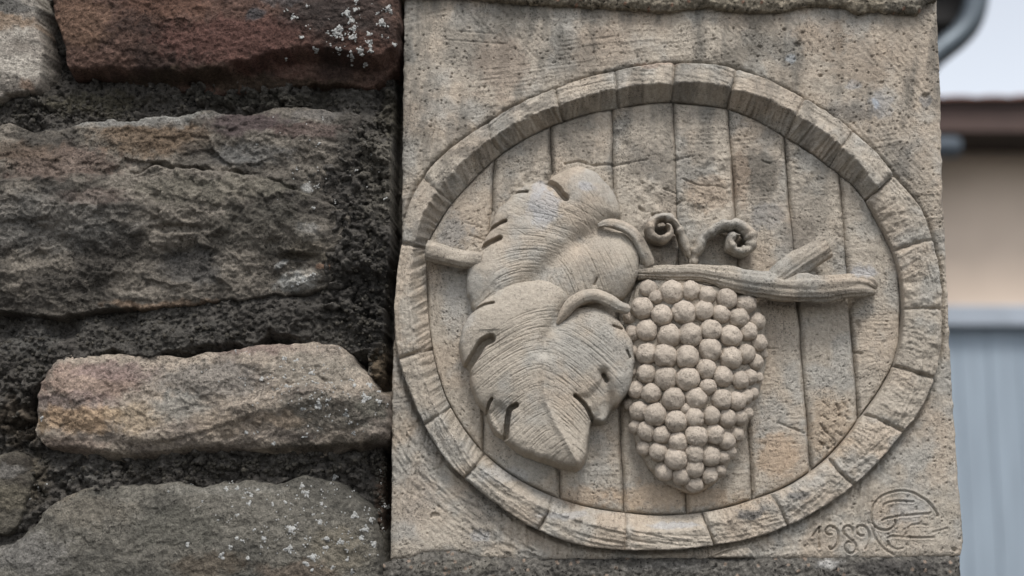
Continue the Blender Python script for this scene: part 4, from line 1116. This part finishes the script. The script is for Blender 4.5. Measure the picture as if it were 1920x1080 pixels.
# tendrils: strips set on edge that roll up into a curl
tn = [(440, 430, 14), (425, 380, 20), (400, 320, 26), (378, 250, 26), (352, 190, 25), (308, 138, 25), (245, 112, 26), (180, 132, 27), (144, 190, 27), (156, 244, 26), (205, 272, 25), (256, 262, 24), (290, 226, 20), (286, 186, 15), (260, 172, 8)]
sweep('tendril', B1([(x, y, r, .004 + .007 * min(1, i / 5), .004 + .009 * min(1, i / 5)) for i, (x, y, r) in enumerate(tn)]), M_PLAQ, plaq, 660, per=12, nseg=30, expo=2.2, bark=.0006, lump=.0016, fat=1.22, grm_shade=.15)['label'] = 'small tight curled tendril'
tn = [(470, 450, 22), (470, 400, 30), (488, 335, 38), (522, 268, 38), (575, 214, 36), (645, 180, 36), (722, 168, 36), (800, 182, 36), (858, 232, 34), (880, 290, 33), (856, 344, 32), (802, 366, 31), (746, 344, 29), (724, 292, 26), (744, 250, 20), (782, 252, 10)]
sweep('tendril', B1([(x, y, r, .005 + .008 * min(1, i / 6), .005 + .009 * min(1, i / 6)) for i, (x, y, r) in enumerate(tn)]), M_PLAQ, plaq, 670, per=12, nseg=34, expo=2.2, bark=.0006, lump=.0016, fat=1.22, grm_shade=.15)['label'] = 'larger open curled tendril'

# --- bunch of grapes
GR = [(190, 105, 40), (225, 145, 32), (300, 120, 50), (390, 115, 43), (468, 135, 40), (560, 155, 48), (645, 180, 47), (165, 195, 50), (255, 230, 50), (357, 218, 53), (450, 210, 45), (533, 225, 42), (613, 243, 44), (700, 258, 38), (105, 235, 33),
      (183, 300, 48), (288, 325, 52), (388, 322, 52), (483, 300, 48), (578, 328, 50), (660, 305, 40), (710, 360, 38), (115, 315, 35), (185, 410, 48), (268, 423, 52), (370, 427, 53), (480, 393, 53), (578, 432, 50), (648, 410, 43), (695, 450, 35), (730, 412, 22),
      (180, 505, 43), (272, 527, 50), (375, 530, 53), (462, 482, 46), (540, 518, 45), (622, 535, 42), (668, 520, 35), (706, 520, 24), (205, 595, 45), (310, 627, 52), (415, 622, 50), (470, 565, 36), (535, 627, 47), (608, 632, 42), (650, 612, 32), (682, 597, 27), (135, 580, 38),
      (150, 680, 45), (225, 698, 50), (322, 730, 52), (408, 712, 45), (488, 702, 40), (560, 715, 40), (622, 712, 35), (655, 690, 28), (365, 670, 25), (180, 778, 42), (253, 792, 40), (330, 825, 43), (415, 797, 50), (500, 790, 42), (555, 820, 38), (608, 790, 30), (130, 755, 30),
      (168, 855, 32), (238, 873, 42), (320, 905, 48), (405, 880, 43), (485, 895, 42), (540, 900, 30), (575, 875, 28), (265, 965, 42), (345, 985, 42), (405, 948, 45), (475, 982, 38), (525, 960, 28), (405, 1025, 38), (100, 650, 26), (110, 500, 24), (120, 400, 26)]
def mound(x, y):
    w = np.interp(y, [20, 80, 300, 600, 800, 950, 1060, 1100], [200, 285, 325, 310, 262, 190, 90, 40]); c = np.interp(y, [80, 300, 600, 800, 950, 1040], [415, 415, 405, 375, 375, 400])
    q = np.clip(1 - ((x - c) / w) ** 2, 0, 1)
    return (0.003 + 0.021 * np.sqrt(q)) * np.interp(y, [-20, 60, 160, 700, 900, 1000, 1070, 1110], [.2, .62, .85, 1, .9, .62, .35, .1])
K8 = lambda a, b: (1140 + a / 2.5118, 500 + b / 2.5118)
gx, gy = np.meshgrid(np.linspace(60, 770, 240), np.linspace(40, 1085, 340))
dm = mound(gx, gy)
px_, py_ = K8(gx, gy)
cl = np.array([(150, 70), (300, 60), (480, 90), (640, 120), (720, 220), (745, 400), (725, 540), (690, 640), (650, 760), (590, 880), (530, 990), (420, 1066), (340, 1050), (230, 990), (160, 890), (120, 780), (100, 600), (95, 400), (85, 220)], float)
sm = sdf(gx, gy, catmull(cl, 4, True))
dm = np.where(sm < 0, dm + sm * 0.0022, dm)
Xm, Zm = PW(px_, py_, dm)
dm = dm - 0.0012 + 0.001 * fbm(Xm * 90, Zm * 90, 3, 700)
bunch = grid('grape_bunch', Xm, -np.maximum(dm, -.01), Zm, M_PLAQ, plaq, sm > -14, plq(px_, py_, 701, grime_shade=.3))
V4, F4 = sphere_np(4)
GM = []
rg = np.random.RandomState(31)
for k in range(9):
    V = V4.copy(); r = np.ones(len(V))
    for q in range(22):                        # pressed flats left by the modeller's fingers
        n = rg.randn(3); n /= np.linalg.norm(n)
        dt = V @ n; lim = rg.uniform(.90, .985)
        r = np.where(dt > 0, np.minimum(r, np.maximum(lim / np.maximum(dt, 1e-3), .9)), r)
    sd0 = rg.randint(100)
    nz = .5 * (fbm(V[:, 0] * 3 + sd0, V[:, 2] * 3, 4, 800 + k) + fbm(V[:, 1] * 3 + sd0, V[:, 2] * 3 + 4, 4, 820 + k))
    ln = np.abs(vn(V[:, 0] * 2.5 + sd0, V[:, 2] * 2.5 + V[:, 1], 840 + k)); crk = -.035 * np.exp(-(ln / .04) ** 2)
    V = V * (r + .12 * nz + crk)[:, None] * np.array([1, 1, rg.uniform(.94, 1.03)])
    ob = build('grape', V, F4, M_GRAPE, None, True)
    GM.append(ob.data); bpy.data.objects.remove(ob)
rg2 = random.Random(9)
for i, (x, y, r) in enumerate(GR):
    p = K8(x, y); dd = float(mound(np.array(float(x)), np.array(float(y))))
    rad_ = r / 2.5118 * 0.00049 * 1.03
    Xg, Zg = PW(p[0], p[1], dd)
    ob = bpy.data.objects.new('grape', GM[i % len(GM)])
    col.objects.link(ob); ob.parent = bunch
    ob.location = (float(Xg), -dd, float(Zg)); ob.scale = (rad_ * rg2.uniform(1.02, 1.14), rad_ * rg2.uniform(1.0, 1.1), rad_ * rg2.uniform(1.02, 1.14))
    ob.rotation_euler = (rg2.uniform(0, 6.28), rg2.uniform(0, 6.28), rg2.uniform(0, 6.28))

# ------------------------------------------------------------------ behind the wall: a low house with a boarded gate, out of focus
def PY(x, y, Y):
    a, b = PW(x, y, -Y); return float(a), float(b)
YW, YE = 8.0, 7.45
M_REND = mat_plain('beige_render', tuple(lin(208, 190, 173)), 0.9, 0, 0.08, 2.0, 0.2)
M_FASC = mat_plain('brown_painted_board', tuple(lin(72, 54, 48)), 0.7, 0, 0.15, 4, 0.1, (1, 1, 6))
M_TILE = mat_plain('clay_roof_tile', tuple(lin(130, 90, 76)), 0.85, 0, 0.25, 7, 0.3, rnd=.2)
M_SOFF = mat_plain('dark_soffit_board', tuple(lin(46, 38, 32)), 0.8, 0, 0.2, 5, 0.1)
M_ZINC = mat_plain('weathered_zinc', tuple(lin(78, 86, 94)), 0.45, 0.35, 0.12, 5, 0.05)
M_GATE = mat_plain('blue_grey_painted_boards', tuple(lin(140, 152, 163)), 0.7, 0, 0.10, 3, 0.1, (6, 1, 0.6), rnd=.05)
M_LINT = mat_plain('grey_lintel', tuple(lin(158, 166, 176)), 0.7, 0, 0.1, 4, 0.1)
M_PIPE = mat_plain('dark_zinc_pipe', tuple(lin(84, 92, 98)), 0.38, 0.5, 0.2, 9, 0.05)
M_DARK = mat_plain('tarred_boards', tuple(lin(30, 28, 27)), 0.85, 0, 0.2, 6, 0.2)

house = thing('low_house', 'beige rendered house behind the wall with brown eaves and a blue-grey boarded gate', 'house', (0, 0, 0))
xh0, xh1 = -3.0, 9.0
z_ft = PY(1850, 188, YE)[1]; z_fb = PY(1850, 247, YE)[1]; z_dt = PY(1850, 612, YW)[1]; z_lt = PY(1850, 574, YW)[1]
z_wt = z_fb + 0.02
gx0, gx1 = PY(1690, 700, YW)[0], PY(1690, 700, YW)[0] + 3.2
p = Poly().box(xh0, gx0, YW, YW + 4.0, 0, z_lt).box(gx1, xh1, YW, YW + 4.0, 0, z_lt).box(xh0, xh1, YW, YW + 4.0, z_lt + .001, z_wt)
p.make('wall', M_REND, house)
Poly().box(gx0 - .05, gx1 + .05, YW - 0.04, YW + 0.2, z_dt, z_lt, 0.008).make('lintel', M_LINT, house)
gate = part_empty('gate', house)
bw = 0.2
nb = int((gx1 - gx0) / bw)
for i in range(nb):
    x = gx0 + i * bw
    Poly().box(x + .0015, x + bw - .0015, YW + 0.06 + rr.uniform(0, .006), YW + 0.11, 0.03, z_dt - .002, 0.006).make('board', M_GATE, gate)
Poly().box(gx0, gx1, YW + .12, YW + .16, .03, z_dt - .01).make('frame', M_DARK, gate)
Poly().box(xh0, xh1, YE, YE + 0.03, z_fb, z_ft - .03, 0.004).make('fascia', M_FASC, house)
Poly().box(xh0, xh1, YE + .031, YW - .002, z_fb + .012, z_fb + .03).make('soffit', M_SOFF, house)
rise = math.tan(math.radians(9))
rf = Poly(); n0 = 0
rf.v = [(xh0, YE - .04, z_ft - .03), (xh1, YE - .04, z_ft - .03), (xh1, YW + 4.2, z_ft - .03 + rise * 5), (xh0, YW + 4.2, z_ft - .03 + rise * 5)]
rf.v += [(a, b, c + .03) for a, b, c in rf.v]
rf.f = [(3, 2, 1, 0), (4, 5, 6, 7), (0, 1, 5, 4), (1, 2, 6, 5), (2, 3, 7, 6), (3, 0, 4, 7)]
roof = rf.make('roof', M_FASC, house)
tw = 0.22
ta = [math.pi * k / 8 for k in range(9)]
tme = Poly()
for yy, zo in ((0.0, 0.0), (0.42, 0.42 * rise)):
    for q in ta: tme.v.append((-math.cos(q) * tw * .5, yy, math.sin(q) * .012 + zo))
    for q in ta: tme.v.append((-math.cos(q) * tw * .42, yy, math.sin(q) * .009 + zo - .012))
for k in range(8):
    tme.f += [(k, k + 1, 18 + k + 1, 18 + k), (9 + k, 27 + k, 27 + k + 1, 9 + k + 1), (k, 9 + k, 9 + k + 1, k + 1)]
tile0 = tme.make('tile', M_TILE, roof)
tile0.location = (xh0 + tw / 2, YE - .07, z_ft)
for i in range(1, int((xh1 - xh0) / tw)):
    t = tile0.copy(); col.objects.link(t); t.parent = roof; t.location = (xh0 + tw / 2 + i * tw, YE - .07, z_ft + rr.uniform(-.004, .004))
# drain pipe stub under the eaves
a = PY(1690, 276, 7.5); b = PY(1798, 276, 7.5)
dp = Poly().tube([(a[0], 7.5, a[1]), (b[0] - .03, 7.5, b[1]), (b[0], 7.5, b[1])], [.072, .072, .06], 24)
dp.make('drain_pipe', M_ZINC, house, True)

# nearer shed corner with a swan-necked rainwater pipe, mostly hidden behind the plaque
YP = 3.4
shed = thing('timber_shed', 'dark tarred shed eave peeping out behind the top right corner of the plaque', 'shed')
x0 = PY(1300, 30, YP + .15)[0]; x1 = PY(1822, 20, YP + .15)[0]; ze = PY(1800, 52, YP + .15)[1]
xs1 = PY(1700, 300, YP + .5)[0]
Poly().box(x0, xs1, YP + .45, YP + 2.2, 0, ze + .1).make('wall', M_DARK, shed)
Poly().box(x0, x1, YP + .12, YP + 2.4, ze, ze + .16, 0.01).make('eave', M_DARK, shed)
rp = Poly(); rp.v = [(x0 - .1, YP + .06, ze + .162), (x1 + .02, YP + .06, ze + .162), (x1 + .02, YP + 2.5, ze + .55), (x0 - .1, YP + 2.5, ze + .55)]; rp.v += [(q, w, e + .04) for q, w, e in rp.v]; rp.f = rf.f
rp.make('roof', M_FASC, shed)
path = [(1834, -260), (1834, -120), (1833, -40), (1829, 10), (1816, 45), (1795, 70), (1768, 92), (1745, 112), (1728, 140), (1722, 190), (1720, 300), (1720, 600)]
pp = catmull(path, 8)
pts = [(*PY(x, y, YP),) for x, y in pp]
pipe = Poly().tube([(q[0], YP, q[1]) for q in pts] + [(pts[-1][0], YP, 0.0)], 0.042, 28).make('downpipe', M_PIPE, None, True)
pipe['label'] = 'dark zinc swan-neck rainwater pipe behind the plaque, against the sky'; pipe['category'] = 'pipe'
